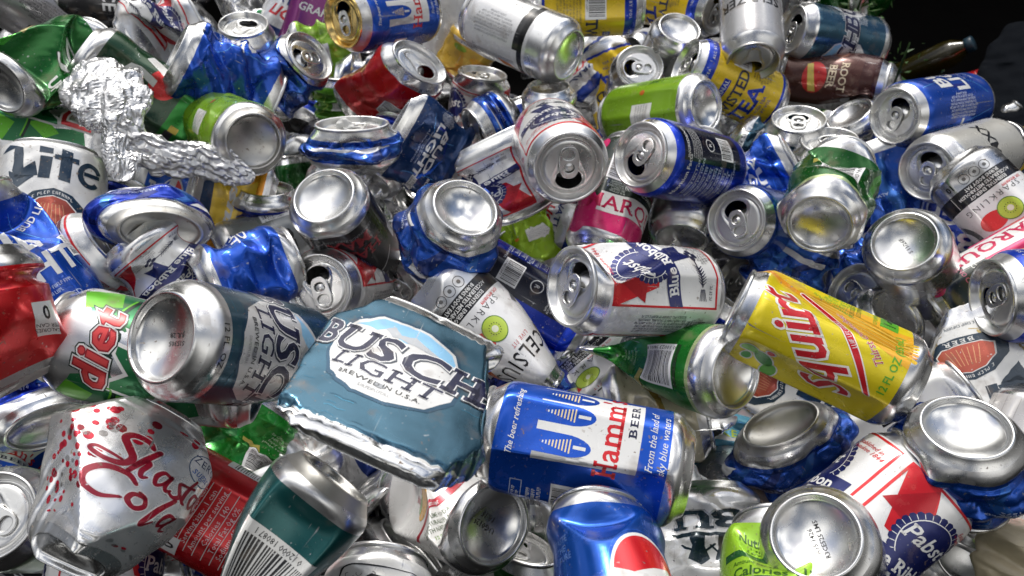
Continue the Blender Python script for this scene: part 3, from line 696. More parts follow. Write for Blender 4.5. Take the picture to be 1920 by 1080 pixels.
def pepsi():
    a = Art(SIL); B=(.006,.075,.40,.66); a.band(13, 113, B, 1)
    for cu in (0, 104):
        a.ell(cu, 60, 24, 24, WHT, 2, n=48)
        a.poly([(cu+22.3*math.cos(R_(t)), 60+22.3*math.sin(R_(t))) for t in range(8, 173, 6)]+[(cu-12,62),(cu,66),(cu+12,69)], (.70,.02,.03,.45), 3)
        a.poly([(cu+22.3*math.cos(R_(t)), 60+22.3*math.sin(R_(t))) for t in range(200, 345, 6)]+[(cu+14,56),(cu,50),(cu-12,48)], B, 3)
        a.text('pepsi', cu, 26, 11, WHT, 2, bold=.03, slant=.1)
        a.ring(cu, 60, 25.5, 25.5, .4, (.02,.12,.6,.6), 2)
    a.lines(FACTS, 52, 62, 2.6, 4.4, WHT, 2, rot=0); a.lines(['TASTE','THE','FUTURE'], -52, 80, 3, 4.5, (.1,.2,.5,.4), 2)
    return a
def shasta():
    a = Art((.74,.74,.74,.8)); M=(.24,.007,.022,.35); rnd = random.Random(3)
    def script(pts, ws): 
        a.stroke(pts, [w+1.2 for w in ws], (.66,.64,.64,.5), 3); a.stroke(pts, ws, M, 4)
    def S(dx, dy, k, pts, ws): k = .60; script([(12+(dx-6)*k+x*k, 60+(dy-56)*k+y*k) for x, y in pts], [w*k*1.4 for w in ws])
    # Shasta
    S(-34, 62, 1.0, [(27,26),(22,30),(12,29),(8,23),(14,15),(19,8),(15,0),(4,-3),(-7,0),(-5,4),(4,4),(14,3)], [2.5,3.6,3.8,4,4.2,4,3.6,3,2.5,2.2,2,1.6])
    S(-12, 62, 1.0, [(10,26),(4,12),(-1,-3)], [3,3.4,2.6]); S(-12, 62, 1.0, [(0,3),(5,12),(8,11),(6,2),(8,-3),(11,-1)], [1.6,2.6,3,2.8,2.4,1.4])
    S(2, 62, 1.0, [(12,11),(6,12),(2,5),(4,-2),(9,2),(13,12)], [2,2.6,2.8,2.4,2,2]); S(2, 62, 1.0, [(13,12),(11,3),(13,-2),(17,1)], [2.4,2.8,2.4,1.2])
    S(20, 62, 1.0, [(9,14),(4,12),(6,6),(8,1),(3,-3),(-2,-1)], [1.8,2.4,3,3,2.4,1.6])
    S(31, 62, 1.0, [(6,24),(2,10),(1,0),(5,-2)], [2.2,3,3,1.4]); S(28, 62, 1.0, [(-2,13),(12,17)], [1.6,2])
    S(39, 62, 1.0, [(12,13),(5,13),(2,5),(4,-1),(9,4),(13,14)], [2,2.6,2.8,2.4,2,2]); S(39, 62, 1.0, [(13,14),(11,4),(14,-1),(19,3)], [2.4,2.8,2.4,1.2])
    # Cola
    S(-26, 34, 1.0, [(22,17),(14,22),(0,19),(-9,8),(-6,-3),(6,-6),(18,0)], [2.4,3.4,3.8,4,3.6,3,1.6])
    S(-2, 34, 1.0, [(8,10),(0,8),(-2,1),(4,-3),(10,3),(8,10),(3,12)], [2.4,2.8,3,2.8,2.8,2.6,1.6])
    S(13, 34, 1.0, [(14,24),(6,8),(0,-9),(2,-12),(7,-4)], [2.6,3.2,3.2,2.6,1.4])
    S(25, 34, 1.0, [(12,10),(5,10),(1,2),(4,-5),(10,1),(13,11)], [2,2.8,3.2,2.8,2.2,2]); S(25, 34, 1.0, [(13,11),(10,0),(12,-8),(18,-5)], [2.4,3.2,2.6,1.2])
    a.ell(32, 86, 12, 9, (.05,.10,.2,.4), 2); a.ell(32, 86, 11.4, 8.4, (.62,.62,.64,.4), 3)
    a.text('ZERO', 32, 89.5, 4.4, (.02,.03,.10,.2), 4, wx=1.2, sp=.08, bold=0); a.text('sugar', 32, 83.5, 4.8, (.03,.1,.35,.3), 4, slant=.35, bold=.0, slab=.4)
    for _ in range(90):
        t = rnd.random(); u = rnd.gauss(-34+t*22, 11); v = rnd.gauss(36+t*46, 14); r = rnd.choice((1.2,1.5,1.9,2.3)); c = rnd.choice([(.42,.01,.03,.5)]*4+[(.36,.35,.34,.8),(.20,.01,.02,.5)])
        if -12 < u < 48 and 26 < v < 78: continue
        a.ell(u, v, r, r, c, 2, n=14)
    for _ in range(30): a.ell(rnd.uniform(10,95), rnd.uniform(95,110) if rnd.random()<.6 else rnd.uniform(16,24), 2.2, 2.2, rnd.choice([(.42,.01,.03,.5),(.5,.5,.5,.9)]), 2, n=12)
    for (u,v,r) in ((-14,84,5),(16,102,4),(-44,46,5),(-60,80,4)):
        for q in range(4): t=R_(45*q+10); a.stroke([(u-r*math.cos(t),v-r*math.sin(t)),(u+r*math.cos(t),v+r*math.sin(t))], [.1,.4][::-1], (.5,.5,.5,.6), 2)
    return a
def mtndew():
    a = Art((.80,.80,.80,.96)); G=(.02,.17,.06,.5); L=(.14,.50,.03,.45); K=(.01,.03,.02,.3)
    a.poly([(-44,28),(-46,96),(-30,104),(-16,98),(-10,78),(-30,60),(-28,30)], G, 2); a.poly([(44,28),(48,92),(34,104),(22,98),(14,76),(32,58),(30,30)], G, 2)
    a.poly([(-46,96),(-34,108),(-20,100),(-28,86)], L, 3); a.poly([(48,90),(38,108),(24,102),(30,84)], L, 3); a.poly([(-40,62),(-26,76),(-22,60),(-34,50)], L, 3); a.poly([(40,56),(26,76),(22,58),(34,46)], L, 3)
    a.stroke([(-40,80),(-22,74),(-18,82),(10,78),(14,84),(40,78)], 3, K, 4); a.stroke([(-40,81.5),(-22,75.5),(-18,83.5),(10,79.5),(14,85.5),(40,79.5)], 1.2, L, 5)
    a.text('Mtn', 6, 64, 24, WHT, 5, bold=.1, slant=.2, wx=1.1); a.text('Mtn', 6, 64, 24, G, 6, bold=.02, slant=.2, wx=1.1)
    a.text('Dew', 8, 36, 24, WHT, 5, bold=.1, slant=.2, wx=1.1); a.text('Dew', 8, 36, 24, (.5,.02,.03,.4), 6, bold=.02, slant=.2, wx=1.1)
    for b, c, l in ((.15,K,7),(.11,WHT,8),(.065,(.30,.01,.02,.3),9),(.02,(.66,.06,.06,.4),10)): a.text('diet', 2, 88, 17, c, l, bold=b, slant=.25, wx=1.15, sp=.06)
    return a
def budlight(B=(.007,.07,.44,.68), big=True):
    a = Art(SIL); a.band(13, 112, B, 1); D=(.003,.02,.25,.6)
    for cu in (0, 103):
        a.text('BUD', cu-2, 76, 17, (.75,.75,.75,.3), 4, bold=.04, slant=0, wx=1.25); a.text('LIGHT', cu, 53, 17, (.75,.75,.75,.3), 4, bold=.04, wx=1.1)
        a.lines(["THE WORLD'S FAVORITE LIGHT BEER", 'ALWAYS BREWED WITH'], cu, 36, 2.6, 4, (.55,.6,.75,.3), 4); a.text('ALWAYS BREWED', cu, 27, 4, (.5,.56,.75,.3), 4)
        a.poly([(cu-30,40),(cu-34,66),(cu-24,92),(cu,102),(cu-20,88),(cu-29,66)], D, 2); a.poly([(cu+30,40),(cu+38,66),(cu+26,92),(cu,104),(cu+22,88),(cu+30,66)], (.02,.13,.75,.7), 2)
        a.stroke([(cu-44,20),(cu-20,50),(cu-28,108)], .7, (.1,.35,.8,.6), 2); a.stroke([(cu+44,18),(cu+34,60),(cu+30,108)], .7, (.1,.35,.8,.6), 2)
    a.barcode(52, 60, 18, 30, 90, seed=12, layer=3); a.lines(WARN, -52, 62, 2.2, 3.2, (.7,.72,.78,.2), 3, rot=90, wx=.8)
    a.text('BUD LIGHT', 54, 97, 6, WHT, 4, bold=.03)
    return a
def bluewrap(B=(.008,.065,.36,.7)):
    """side of a blue can: swirls and small print only"""
    a = Art(SIL); a.band(14, 111, B, 1); rnd = random.Random(6); D = (B[0], B[1]*.4, B[2]*.4, .6); L = (.03,.13,.46,.7)
    for q in range(9):
        u = -98+q*22; a.poly([(u,16),(u+9,40),(u+3,70),(u+12,108),(u+4,108),(u-5,70),(u+1,40),(u-6,16)], D if q % 2 else L, 2)
    for u in (-60, 10, 70): a.lines(['ALWAYS BREWED','LIGHT BEER','SINCE 1876'], u, 50+u*.2, 2.9, 4.4, (.5,.55,.68,.3), 4)
    a.rect(-30, 88, 30, 100, (.6,.6,.62,.3), 3); a.poly([(40,20),(58,26),(54,40),(44,36)], WHT, 3)
    return a
def bluefacts():
    """dark blue energy-drink style back panel with a white facts table"""
    a = Art(SIL); B=(.004,.025,.30,.6); a.band(12, 112, B, 1); a.band(103,112,(.006,.05,.6,.65),2)
    for cu in (0, 104):
        a.rect(cu+4, 22, cu+38, 104, (.004,.006,.02,.2), 2)
        a.text('Nutrition Facts', cu-10, 96, 4.4, WHT, 4, bold=.02)
        a.lines(['Serving size 1 can', 'Amount per serving', 'Calories 100', 'Total Fat 0g', 'Sodium 55mg', 'Total Carb 25g', 'Sugars 25g', 'Protein 0g','Not a significant source'], cu-10, 58, 3.2, 6.6, (.6,.65,.72,.2), 4, bold=.0)
        for q in range(9): a.rect(cu-28, 87-q*6.6-.9, cu+2, 87-q*6.6-.5, WHT, 3)
        a.text('INGREDIENTS', cu+21, 98, 3.2, WHT, 4); a.lines(WARN[:5], cu+21, 86, 1.6, 2.6, WHT, 4, wx=.8)
        a.ring(cu+21, 66, 5, 5, .8, WHT, 4); a.text('R', cu+21, 66, 4, WHT, 4); a.barcode(cu+21, 42, 22, 18, 0, seed=9, layer=4)
    return a
def celsius(flavour=0):
    a = Art(SIL); W=(.70,.70,.70,.15); a.band(40, 112, W, 1); a.band(26, 40, BLK, 2)
    kiwi=(.42,.55,.06,.1); straw=(.62,.03,.03,.2)
    for cu in (0, 104):
        a.lines(['ESSENTIAL ENERGY','ACCELERATES METABOLISM','BURNS BODY FAT'], cu-4, 33, 2.9, 4.2, WHT, 4, bold=.02, wx=.95); a.rect(cu+26,27,cu+26.6,39,WHT,4)
        a.text('CELSIUS', cu, 90, 12, BLK, 4, bold=.01, wx=1.05, sp=.14); a.text('LIVE FIT', cu-12, 80, 3.2, (.5,.08,.08,.1), 4, sp=.2, bold=0)
        a.text('SPARKLING', cu, 47, 5, BLK, 4, bold=-.02, sp=.25, wx=1.1); a.text('Kiwi Strawberry', cu-22, 43, 2.4, straw, 4, bold=0)
        a.ell(cu+12, 63, 12, 8, straw, 3); a.ell(cu-4, 62, 10, 10, (.10,.20,.03,.1), 4); a.ell(cu-4, 62, 9.2, 9.2, kiwi, 5); a.ell(cu-4, 62, 2.6, 2.6, (.7,.72,.55,.0), 6)
        for q in range(14): t=R_(q*360/14); a.ell(cu-4+4.4*math.cos(t), 62+4.4*math.sin(t), .35, .55, BLK, 6, n=6)
        a.ring(cu+50, 70, 14, 14, 6, (.12,.13,.14,.3), 3, a0=40, a1=320); a.ring(cu+50, 70, 14, 14, 6, (.35,.30,.05,.3), 4, a0=40, a1=110); a.ring(cu+50,70,14,14,6,(.5,.12,.03,.3),4,a0=110,a1=170)
        for q in range(3): a.ring(cu-14+q*10, 20, 4, 4, .5, BLK, 4); a.ell(cu-14+q*10, 20, 1.6, 1.6, (.1,.1,.1,.2), 4)
        a.text('10', cu+20, 20, 5, BLK, 4, bold=.04); a.text('NO SUGAR', cu-34, 20, 2.6, BLK, 4, bold=0)
    return a
def lite(second=104):
    a = Art(SIL); W=(.66,.66,.65,.25); a.band(13, 112, W, 1); gold=(.5,.38,.16,.6)
    for cu in (0, second):
        # blackletter-ish word
        N=(.012,.03,.055,.25)
        a.poly([(cu-37,100),(cu-26,103),(cu-27,84),(cu-24,76),(cu-10,80),(cu-12,92),(cu-19,86),(cu-20,104),(cu-31,107)], N, 4)
        a.poly([(cu-26,64),(cu-12,79),(cu-22,80),(cu-30,84)], N, 4)
        a.poly([(cu-10,78),(cu-3,78),(cu-2,97),(cu-9,97)], N, 4); a.poly([(cu-10,100),(cu-2,100),(cu-2,105),(cu-10,106)], N, 4)
        a.poly([(cu+2,78),(cu+9,76),(cu+10,104),(cu+3,106)], N, 4); a.poly([(cu-1,96),(cu+14,94),(cu+14,99),(cu-1,100)], N, 4)
        a.ring(cu+23, 87, 5.5, 7.5, 4.2, N, 4, a0=20, a1=320); a.rect(cu+18, 86, cu+31, 89.5, N, 4)
        # badge
        pts = [(0,20),(12,16),(22,4),(24,-12),(16,-19),(0,-21),(-16,-19),(-24,-12),(-22,4),(-12,16)]
        a.poly([(cu+x, 50+y) for x, y in pts], N, 5); a.poly([(cu+x*.70, 50+y*.68) for x, y in pts], WHT, 6)
        a.poly([(cu+x*.66, 50+y*.64) for x, y in pts], (.40,.08,.05,.55), 7)
        for q in range(7): a.stroke([(cu-9+q*3,40),(cu-6+q*2,56)], .4, (.62,.32,.16,.5), 8)
        a.text('A TRUE PILSNER', cu, 66.2, 2.6, WHT, 6, arc=-5.2, sp=.1); a.text('BEER', cu, 33.4, 4, WHT, 6, bold=.03, sp=.3, slab=.8)
        for sgn in (-1, 1):
            a.stroke([(cu+sgn*8,24),(cu+sgn*28,34),(cu+sgn*34,56)], .6, gold, 5)
            for q in range(9):
                t=q/8; x=cu+sgn*(14+20*t**.6); y=27+30*t; a.ell(x+sgn*1.6, y+1, 2.4, 1.0, gold, 5, n=10, rot=60*sgn+(0 if sgn>0 else 60)); a.ell(x-sgn*1.4, y+2, 2.2, .9, gold, 5, n=10, rot=100)
        a.text('A FINE PILSNER BEER', cu, 19, 2.4, N, 5)
    a.lines(WARN, 56, 60, 2.0, 2.9, (.12,.12,.12,.1), 3, rot=90); a.barcode(-54, 60, 26, 18, 0, seed=7, layer=3)
    return a
def twisted():
    a = Art(SIL); Y=(.72,.50,.015,.25); B=(.005,.04,.42,.5); a.band(14, 112, Y, 1); a.band(100, 112, B, 2); a.band(14,17,B,2)
    for cu in (0, 104):
        a.text('TWISTED', cu, 66, 12, (.02,.03,.08,.2), 4, bold=.03, slab=.7, wx=.95); a.text('TEA', cu, 47, 16, B, 4, bold=.04, slab=.8, wx=1.2)
        a.rect(cu-18, 78, cu+18, 86, B, 3); a.text('ORIGINAL', cu, 82, 4.6, WHT, 4, slab=.6, sp=.1)
        a.lines(['HARD ICED TEA','5% ALC BY VOL'], cu, 31, 3.4, 6, B, 4); a.text('HARD ICED TEA', cu, 106, 2.8, WHT, 4, sp=.3); a.text('ALC 5% BY VOL', cu+50, 106, 2.8, WHT, 4, sp=.3)
    a.barcode(52, 70, 34, 22, 0, seed=4, layer=3); a.lines(WARN, 52, 42, 2.3, 3.4, (.05,.05,.05,.1), 3, wx=.85); a.rect(-66,30,-40,44,(.05,.08,.15,.3),3)
    a.lines(WARN, -52, 75, 2.3, 3.4, (.05,.05,.05,.1), 3, wx=.85)
    return a
def marquis():
    a = Art(SIL); K=(.018,.028,.022,.1); P=(.62,.02,.14,.15); a.band(12, 113, K, 1); a.band(12,40,P,2)
    for cu in (0, 104):
        a.poly([(cu-44,30),(cu+34,34),(cu+30,54),(cu-44,50)], WHT, 3); a.text('MARQUIS', cu-8, 42, 13.5, (.50,.015,.08,.2), 4, bold=.02, wx=1.08, sp=.06, slab=.3, rot=2)
        a.poly([(cu+22,38),(cu+27,43),(cu+23,49),(cu+19,44)], P, 4); a.ell(cu+44, 30, 16, 22, P, 3)
        a.text('150MG CAFFEINE', cu, 66, 3.6, (.55,.10,.2,.1), 4, sp=.1); a.text('NO CALORIES', cu-6, 60, 3.6, WHT, 4, sp=.1); a.lines(['USDA','ORGANIC'], cu+22, 76, 3, 4, WHT, 5); a.ring(cu+22, 76, 8, 6, .8, WHT, 4)
        a.barcode(cu-30, 78, 26, 30, 90, seed=6, layer=4); a.ell(cu+30, 104, 20, 10, P, 3); a.text('TOTAL 10', cu-6, 84, 5, P, 4, rot=90); a.lines(FACTS[:5], cu-30, 58, 1.8, 2.4, (.5,.55,.5,.1), 4); a.ell(cu-12,104,6,4,P,4)
    return a
def pinkband():
    a = Art(SIL); K=(.018,.028,.022,.1); P=(.58,.02,.13,.15); a.band(12, 70, P, 1); a.band(70, 113, K, 1)
    a.poly([(12,10),(34,10),(36,84),(14,88)], WHT, 3); a.text('MARQUIS', 24, 56, 11.5, (.50,.015,.08,.2), 4, bold=.03, wx=1.1, sp=.08, slab=.3, rot=91)
    a.poly([(18,22),(25,18),(31,24),(24,28)], P, 4); a.text('NO CAFFEINE', 0, 80, 4, (.6,.62,.6,.1), 4, rot=180, sp=.08); a.text('NO CALORIES', 0, 90, 3.4, (.5,.12,.2,.1), 4, rot=180)
    a.ring(-22, 88, 7, 5, .8, WHT, 4); a.lines(['USDA','ORGANIC'], -22, 88, 2.8, 3.6, WHT, 4, rot=180); a.ell(20, 112, 16, 8, P, 4); a.lines(WARN[:5], -30, 76, 2.2, 3.2, (.5,.52,.5,.1), 4)
    return a
def greencan(barc=True, G=(.012,.20,.02,.6)):
    a = Art(SIL); a.band(14, 112, G, 1); a.band(14,17,(.5,.6,.3,.6),2)
    for cu in (0, 104):
        a.barcode(cu, 44, 30, 34, 90, seed=2, layer=3); a.rect(cu-15, 28, cu+17, 25, (.01,.04,.01,.2), 3)
        rnd = random.Random(5)
        a.rect(cu-26, 60, cu-8, 66, (.4,.34,.08,.2), 3)
        a.lines(['20 CALORIES','PER CAN','Enjoy cold','please recycle'], cu+4, 84, 3, 5, (.45,.6,.4,.2), 3, rot=0)
        a.poly([(cu+30,30),(cu+46,50),(cu+40,96),(cu+32,70)], (.05,.36,.03,.6), 2); a.poly([(cu-48,20),(cu-30,60),(cu-36,100),(cu-50,70)], (.006,.10,.012,.5), 2)
    return a
def sprite_green():
    a = Art(SIL); G=(.010,.13,.02,.6); a.band(14, 112, G, 1); L=(.16,.45,.04,.4)
    for cu in (0, 104):
        a.stroke([(cu+16,92),(cu,97),(cu-14,88),(cu-4,76),(cu+10,70),(cu+12,56),(cu-6,48),(cu-20,54)], [4,8,9,9,9,9,8,4], (.02,.05,.02,.2), 3)
        a.stroke([(cu+16,92),(cu,97),(cu-14,88),(cu-4,76),(cu+10,70),(cu+12,56),(cu-6,48),(cu-20,54)], [2,6,7,7,7,7,6,2], WHT, 4)
        a.ell(cu+26, 100, 4, 4, L, 4); a.ell(cu+34, 92, 2.5, 2.5, L, 4); a.ring(cu+20,104,2.5,2.5,.8,L,4)
        a.text('UP', cu+4, 30, 12, WHT, 4, bold=.05); a.poly([(cu+30,18),(cu+48,30),(cu+46,60),(cu+34,50)], (.05,.36,.03,.6), 2)
        a.rect(cu+36, 50, cu+52, 66, (.45,.38,.15,.2), 3)
    return a
def sevenup():
    a = Art(SIL); G=(.010,.05,.018,.3); a.band(14, 112, G, 1); a.band(88,112,(.012,.20,.02,.6),2)
    for cu in (0, 104):
        a.ell(cu-8, 70, 15, 13, (.66,.03,.03,.3), 3); a.text('7', cu-22, 66, 30, WHT, 4, bold=.10); a.text('U', cu+2, 50, 24, WHT, 4, bold=.08, slant=.2); a.text('P', cu+22, 58, 24, WHT, 4, bold=.08, slant=.2)
        a.ell(cu+20,30,4,4,(.16,.45,.04,.4),4); a.rect(cu+20, 94, cu+27, 102, (.5,.35,.03,.3), 4); a.rect(cu+27,92,cu+40,100,BLK,4)
    return a
def cokered():
    a = Art(SIL); R=(.56,.008,.012,.55); a.band(12, 113, R, 1)
    for cu in (0, 104):
        a.text('Nutrition Facts', cu-14, 98, 5.6, WHT, 4, bold=.03)
        a.lines(['1 serving per can','Serving size  1 can','Amount per serving','Calories  140','Total Fat 0g 0%','Sodium 45mg 2%','Total Carb. 39g 14%','Total Sugars 39g','Incl. 39g Added Sugars','Protein 0g'], cu-14, 60, 3.4, 6.0, (.72,.6,.6,.1), 4, bold=.0)
        for q in range(10): a.rect(cu-38, 84-q*6.0, cu+8, 84-q*6.0+.5, WHT, 3)
        a.barcode(cu+36, 62, 46, 20, 90, seed=11, layer=3); a.text('0', cu+24, 104, 3, WHT, 4)
        a.rect(cu+56, 82, cu+72, 102, WHT, 3); a.text('0', cu+64, 88, 7, BLK, 4, bold=.04); a.lines(['CALORIES','PER CAN'], cu+64, 97, 2.2, 3.2, BLK, 4)
    return a
def redplain():
    a = Art(SIL); a.band(12, 113, (.56,.008,.012,.5), 1); a.rect(56, 74, 73, 96, WHT, 3); a.text('0', 64.5, 80, 7, BLK, 4, bold=.04); a.text('CALORIES', 64.5, 92, 2.8, BLK, 4); a.text('PER CAN', 64.5, 88, 2.8, BLK, 4)
    a.rect(20, 20, 20.6, 104, (.7,.3,.3,.2), 3); a.rect(20, 40, 34, 40.6, (.7,.3,.3,.2), 3); return a
def zero_cherry():
    a = Art(SIL); K=(.010,.010,.014,.35); a.band(12, 113, K, 1)
    for cu in (0, 104):
        a.text('zero', cu, 88, 15, (.70,.72,.75,.3), 4, bold=.03, slant=.2); a.text('cherry', cu-2, 64, 7, (.6,.5,.5,.2), 4, slant=.25, slab=.4); a.ring(cu+14, 40, 10, 10, 3.4, (.42,.01,.02,.3), 3)
    return a
def black_hard():
    a = Art(SIL); K=(.008,.008,.010,.25); a.band(14, 112, K, 1)
    for cu in (0, 104):
        a.text('BLACK', cu-6, 40, 12, (.02,.02,.03,.2), 3); a.lines(['HARD','MAX'], cu, 40, 12, 16, (.10,.006,.01,.3), 4, slab=.8, bold=.05); a.lines(['HARD','MAX'], cu, 40, 12, 16, (.33,.03,.04,.4), 5, slab=.8, bold=.01)
        a.text('LEMONADE ZERO SUGAR', cu, 24, 3, (.25,.25,.26,.2), 4); a.stroke([(cu+26,30),(cu+30,50),(cu+36,62),(cu+33,44),(cu+40,40),(cu+44,60)], 1.2, (.6,.6,.6,.3), 4)
        a.stroke([(cu-30,70),(cu-10,84),(cu+10,76),(cu+28,90)], 1.0, (.5,.5,.5,.3), 4); a.barcode(cu+50,66,18,26,90,layer=3)
    return a
def keystone():
    a = Art((.74,.74,.74,.93)); a.rect(-70, 30, 30, 112, (.68,.68,.68,.3), 1); a.rect(-66, 33, -6, 108, WHT, 2)
    a.rect(-16, 34, 32, 46, BLK, 3); a.rect(-62,34,40,40,BLK,3)
    a.band(30, 31, (.55,.55,.56,.8), 3); a.text('KEYSTONE', 60, 66, 14, (.10,.10,.11,.3), 4, rot=90, bold=.03)
    rnd = random.Random(2)
    for q in range(60): a.rect(-100+q*1.2+30, 44, -100+q*1.2+30.45, 110, (.55,.56,.58,.85), 3) if q < 34 else None
    a.lines(WARN, 0, 74, 2.0, 3.2, (.35,.35,.36,.2), 4, rot=90); a.text('12 FL OZ', 26, 56, 3, BLK, 4, rot=90)
    a.poly([(-44,60),(-34,66),(-36,50),(-42,46)], (.60,.16,.02,.2), 4); a.text('LIGHT', -34, 96, 4, (.3,.3,.3,.2), 4)
    return a
def tealbar():
    a = Art(SIL); T=(.008,.085,.085,.5); a.band(14, 112, T, 1); a.band(70,112,(.01,.02,.024,.2),2)
    for cu in (0, 104):
        a.barcode(cu, 62, 58, 42, 0, bg=(.62,.62,.60,.1), seed=15, layer=4, digits='0 12000 18087 1')
        a.rect(cu-34, 98, cu+34, 99, WHT, 4)
        a.lines(WARN[:8], cu-44, 66, 2.4, 3.2, (.7,.7,.7,.1), 4, rot=90); a.lines(['Protein 0g','Added Sugars 46g','Total Carbohydrate'], cu, 100, 3, 4.6, WHT, 4)
    return a
def whitefruit():
    a = Art(SIL); W=(.70,.70,.69,.12); a.band(15, 112, W, 1)
    for cu in (0, 104):
        a.text('12 FL OZ (355 mL)', cu, 22, 3.4, (.16,.32,.05,.1), 4, bold=.02); a.lines(['LIME + SODA','NATURALLY FLAVORED','WITH NATURAL FLAVORS'], cu, 33, 3.2, 5.0, (.12,.16,.10,.1), 4)
        a.poly([(cu-34,44),(cu+34,44),(cu+34,50),(cu-34,50)], (.40,.01,.03,.2), 4)
        a.text('zero sugar', cu, 47, 3.6, WHT, 5); a.ell(cu-10, 66, 13, 13, (.62,.32,.02,.1), 4); a.ell(cu-14, 76, 7, 4, (.12,.3,.04,.1), 5, rot=30)
        a.text('LIME', cu+6, 86, 15, (.30,.01,.03,.2), 5, bold=.04, slab=.5)
    return a
def orange_soda():
    a = Art(SIL); O=(.75,.30,.02,.55); a.band(12,113,O,1); a.poly([(-30,20),(30,20),(24,100),(-20,90)], (.75,.50,.04,.4), 2); a.text('Crush', 0, 62, 16, WHT, 3, bold=.06, slant=.3)
    a.band(84,113,(.02,.05,.12,.3),2)
    for q in range(7): a.ell(-50+q*16, 40+(q%3)*22, 5, 5, (.8,.45,.05,.5), 2)
    return a
def lime(tone=(.22,.42,.02,.35)):
    a = Art(SIL); a.band(13,112,tone,1)
    for cu in (0,104):
        a.rect(cu-14,44,cu+8,70,(.68,.68,.66,.1),3); a.lines(WARN[:5], cu-3, 57, 1.8, 3.4, GRY, 4, wx=.5); a.ell(cu+20,58,3,3,(.5,.12,.02,.2),3)
        a.text('LIME TEA', cu+34, 56, 6, (.08,.2,.02,.2), 3, rot=90); a.stroke([(cu-40,20),(cu-20,60),(cu-36,100)], 2, (.4,.6,.1,.3), 2); a.ell(cu+60,84,9,9,(.4,.6,.06,.2),2); a.ell(cu-44,84,6,9,(.1,.28,.02,.3),2)
    return a
def lime_facts():
    a = Art(SIL); a.band(13,112,(.30,.55,.03,.25),1)
    for cu in (0,104):
        a.text('Nutrition Facts', cu, 104, 5.4, (.03,.10,.01,.1), 4, bold=.03); a.rect(cu-36,84,cu+36,89,(.015,.09,.02,.1),3); a.lines(['1 serving per can','Serving size   1 can'], cu, 95, 3.4, 5, (.03,.1,.01,.1), 4)
        a.text('Amount per serving', cu-10, 80, 3.0, (.03,.1,.01,.1), 4); a.text('Calories   170', cu, 73, 6.5, (.03,.1,.01,.1), 4, bold=.03); a.rect(cu-36,67,cu+36,68.5,(.015,.09,.02,.1),3)
        a.lines(FACTS[4:], cu, 52, 3.4, 5.6, (.03,.1,.01,.1), 4); a.poly([(cu+40,20),(cu+56,40),(cu+50,108),(cu+40,90)], (.55,.6,.05,.3), 2)
    return a
def rootbeer():
    a = Art(SIL); a.band(13,112,(.075,.025,.018,.4),1); a.band(94,112,(.05,.012,.01,.4),2)
    for cu in (0,104):
        a.ell(cu+4,46,18,13,(.55,.02,.02,.3),3); a.poly([(cu-12,42),(cu+20,50),(cu+20,42),(cu-10,36)],(.65,.5,.1,.2),4); a.text('ROOT', cu, 76, 8, (.6,.5,.35,.2), 4, slab=.8, bold=.02); a.text('BEER', cu, 64, 8, (.6,.5,.35,.2), 4, slab=.8, bold=.02)
        a.ell(cu+34,84,8,5,WHT,3); a.ell(cu-34,70,10,7,(.2,.08,.05,.3),3); a.rect(cu+40,20,cu+60,100,(.6,.58,.55,.2),2); a.lines(FACTS, cu+50, 60, 2.4, 6, BLK, 3, wx=.6)
    return a
def natural():
    a = Art(SIL); a.band(13,112,(.66,.66,.67,.4),1); a.band(88,112,(.006,.03,.22,.5),2); B=(.01,.03,.16,.4)
    for cu in (0,104):
        a.text('NATURAL', cu, 62, 10, B, 4, bold=.03, wx=1.1); a.text('LIGHT', cu, 46, 12, (.5,.02,.03,.3), 4, bold=.05, slant=.3); a.poly([(cu-40,26),(cu+40,32),(cu+40,24),(cu-40,18)], B, 3)
    return a
def bear_white():
    a = Art(SIL); a.band(12,112,(.66,.66,.65,.2),1)
    for cu in (0,104):
        a.poly([(cu-34,60),(cu-20,84),(cu-6,98),(cu+6,94),(cu+14,82),(cu+30,76),(cu+34,60),(cu+22,64),(cu+10,60),(cu+4,40),(cu-6,66),(cu-20,56)], BLK, 3)
        a.poly([(cu-30,62),(cu-18,82),(cu-6,94),(cu+4,90),(cu+12,78),(cu+28,73),(cu+20,66),(cu+8,64),(cu+2,50),(cu-6,72),(cu-20,62)], (.35,.35,.36,.2), 4)
        a.stroke([(cu-40,90),(cu-24,104),(cu,106),(cu+22,102)], [.5,1.2,1,.5], BLK, 4)
        for q in range(9): a.ring(cu-30+q*3, 92+q%3*3, 2, 2, .4, BLK, 4, a0=q*30, a1=q*30+200)
        a.poly([(cu-14,30),(cu+10,36),(cu+16,20),(cu-10,16)], BLK, 4); a.text('BEER', cu, 24, 5, WHT, 5)
    return a
def silverplain(tone=None, txt=None, tc=BLK):
    a = Art(SIL)
    if tone: a.band(15, 108, tone, 1)
    if txt:
        for cu in (0,104): a.text(txt, cu, 62, 12, tc, 3, bold=.03, wx=1.0)
    a.lines(WARN, 52, 60, 2.1, 3.1, tc, 3, rot=90); a.barcode(-52, 60, 28, 20, 90, layer=3, seed=22)
    return a
def redwhite():
    a = Art(SIL); a.band(13,112,(.64,.62,.60,.3),1)
    for cu in (0,104):
        a.rect(cu-40,60,cu+40,70,(.5,.01,.02,.4),3); a.text('ZERO SUGAR', cu, 65, 6, WHT, 4, bold=.03); a.rect(cu-20,14,cu-19,58,(.5,.05,.05,.3),3); a.text('COOLER', cu, 86, 7, BLK, 4, slab=.5); a.text('Nutrition Facts', cu+6, 98, 4, BLK, 4)
        for q in range(12): a.rect(cu-50+q*9, 14, cu-49.6+q*9, 110, (.45,.42,.4,.3), 2)
    return a
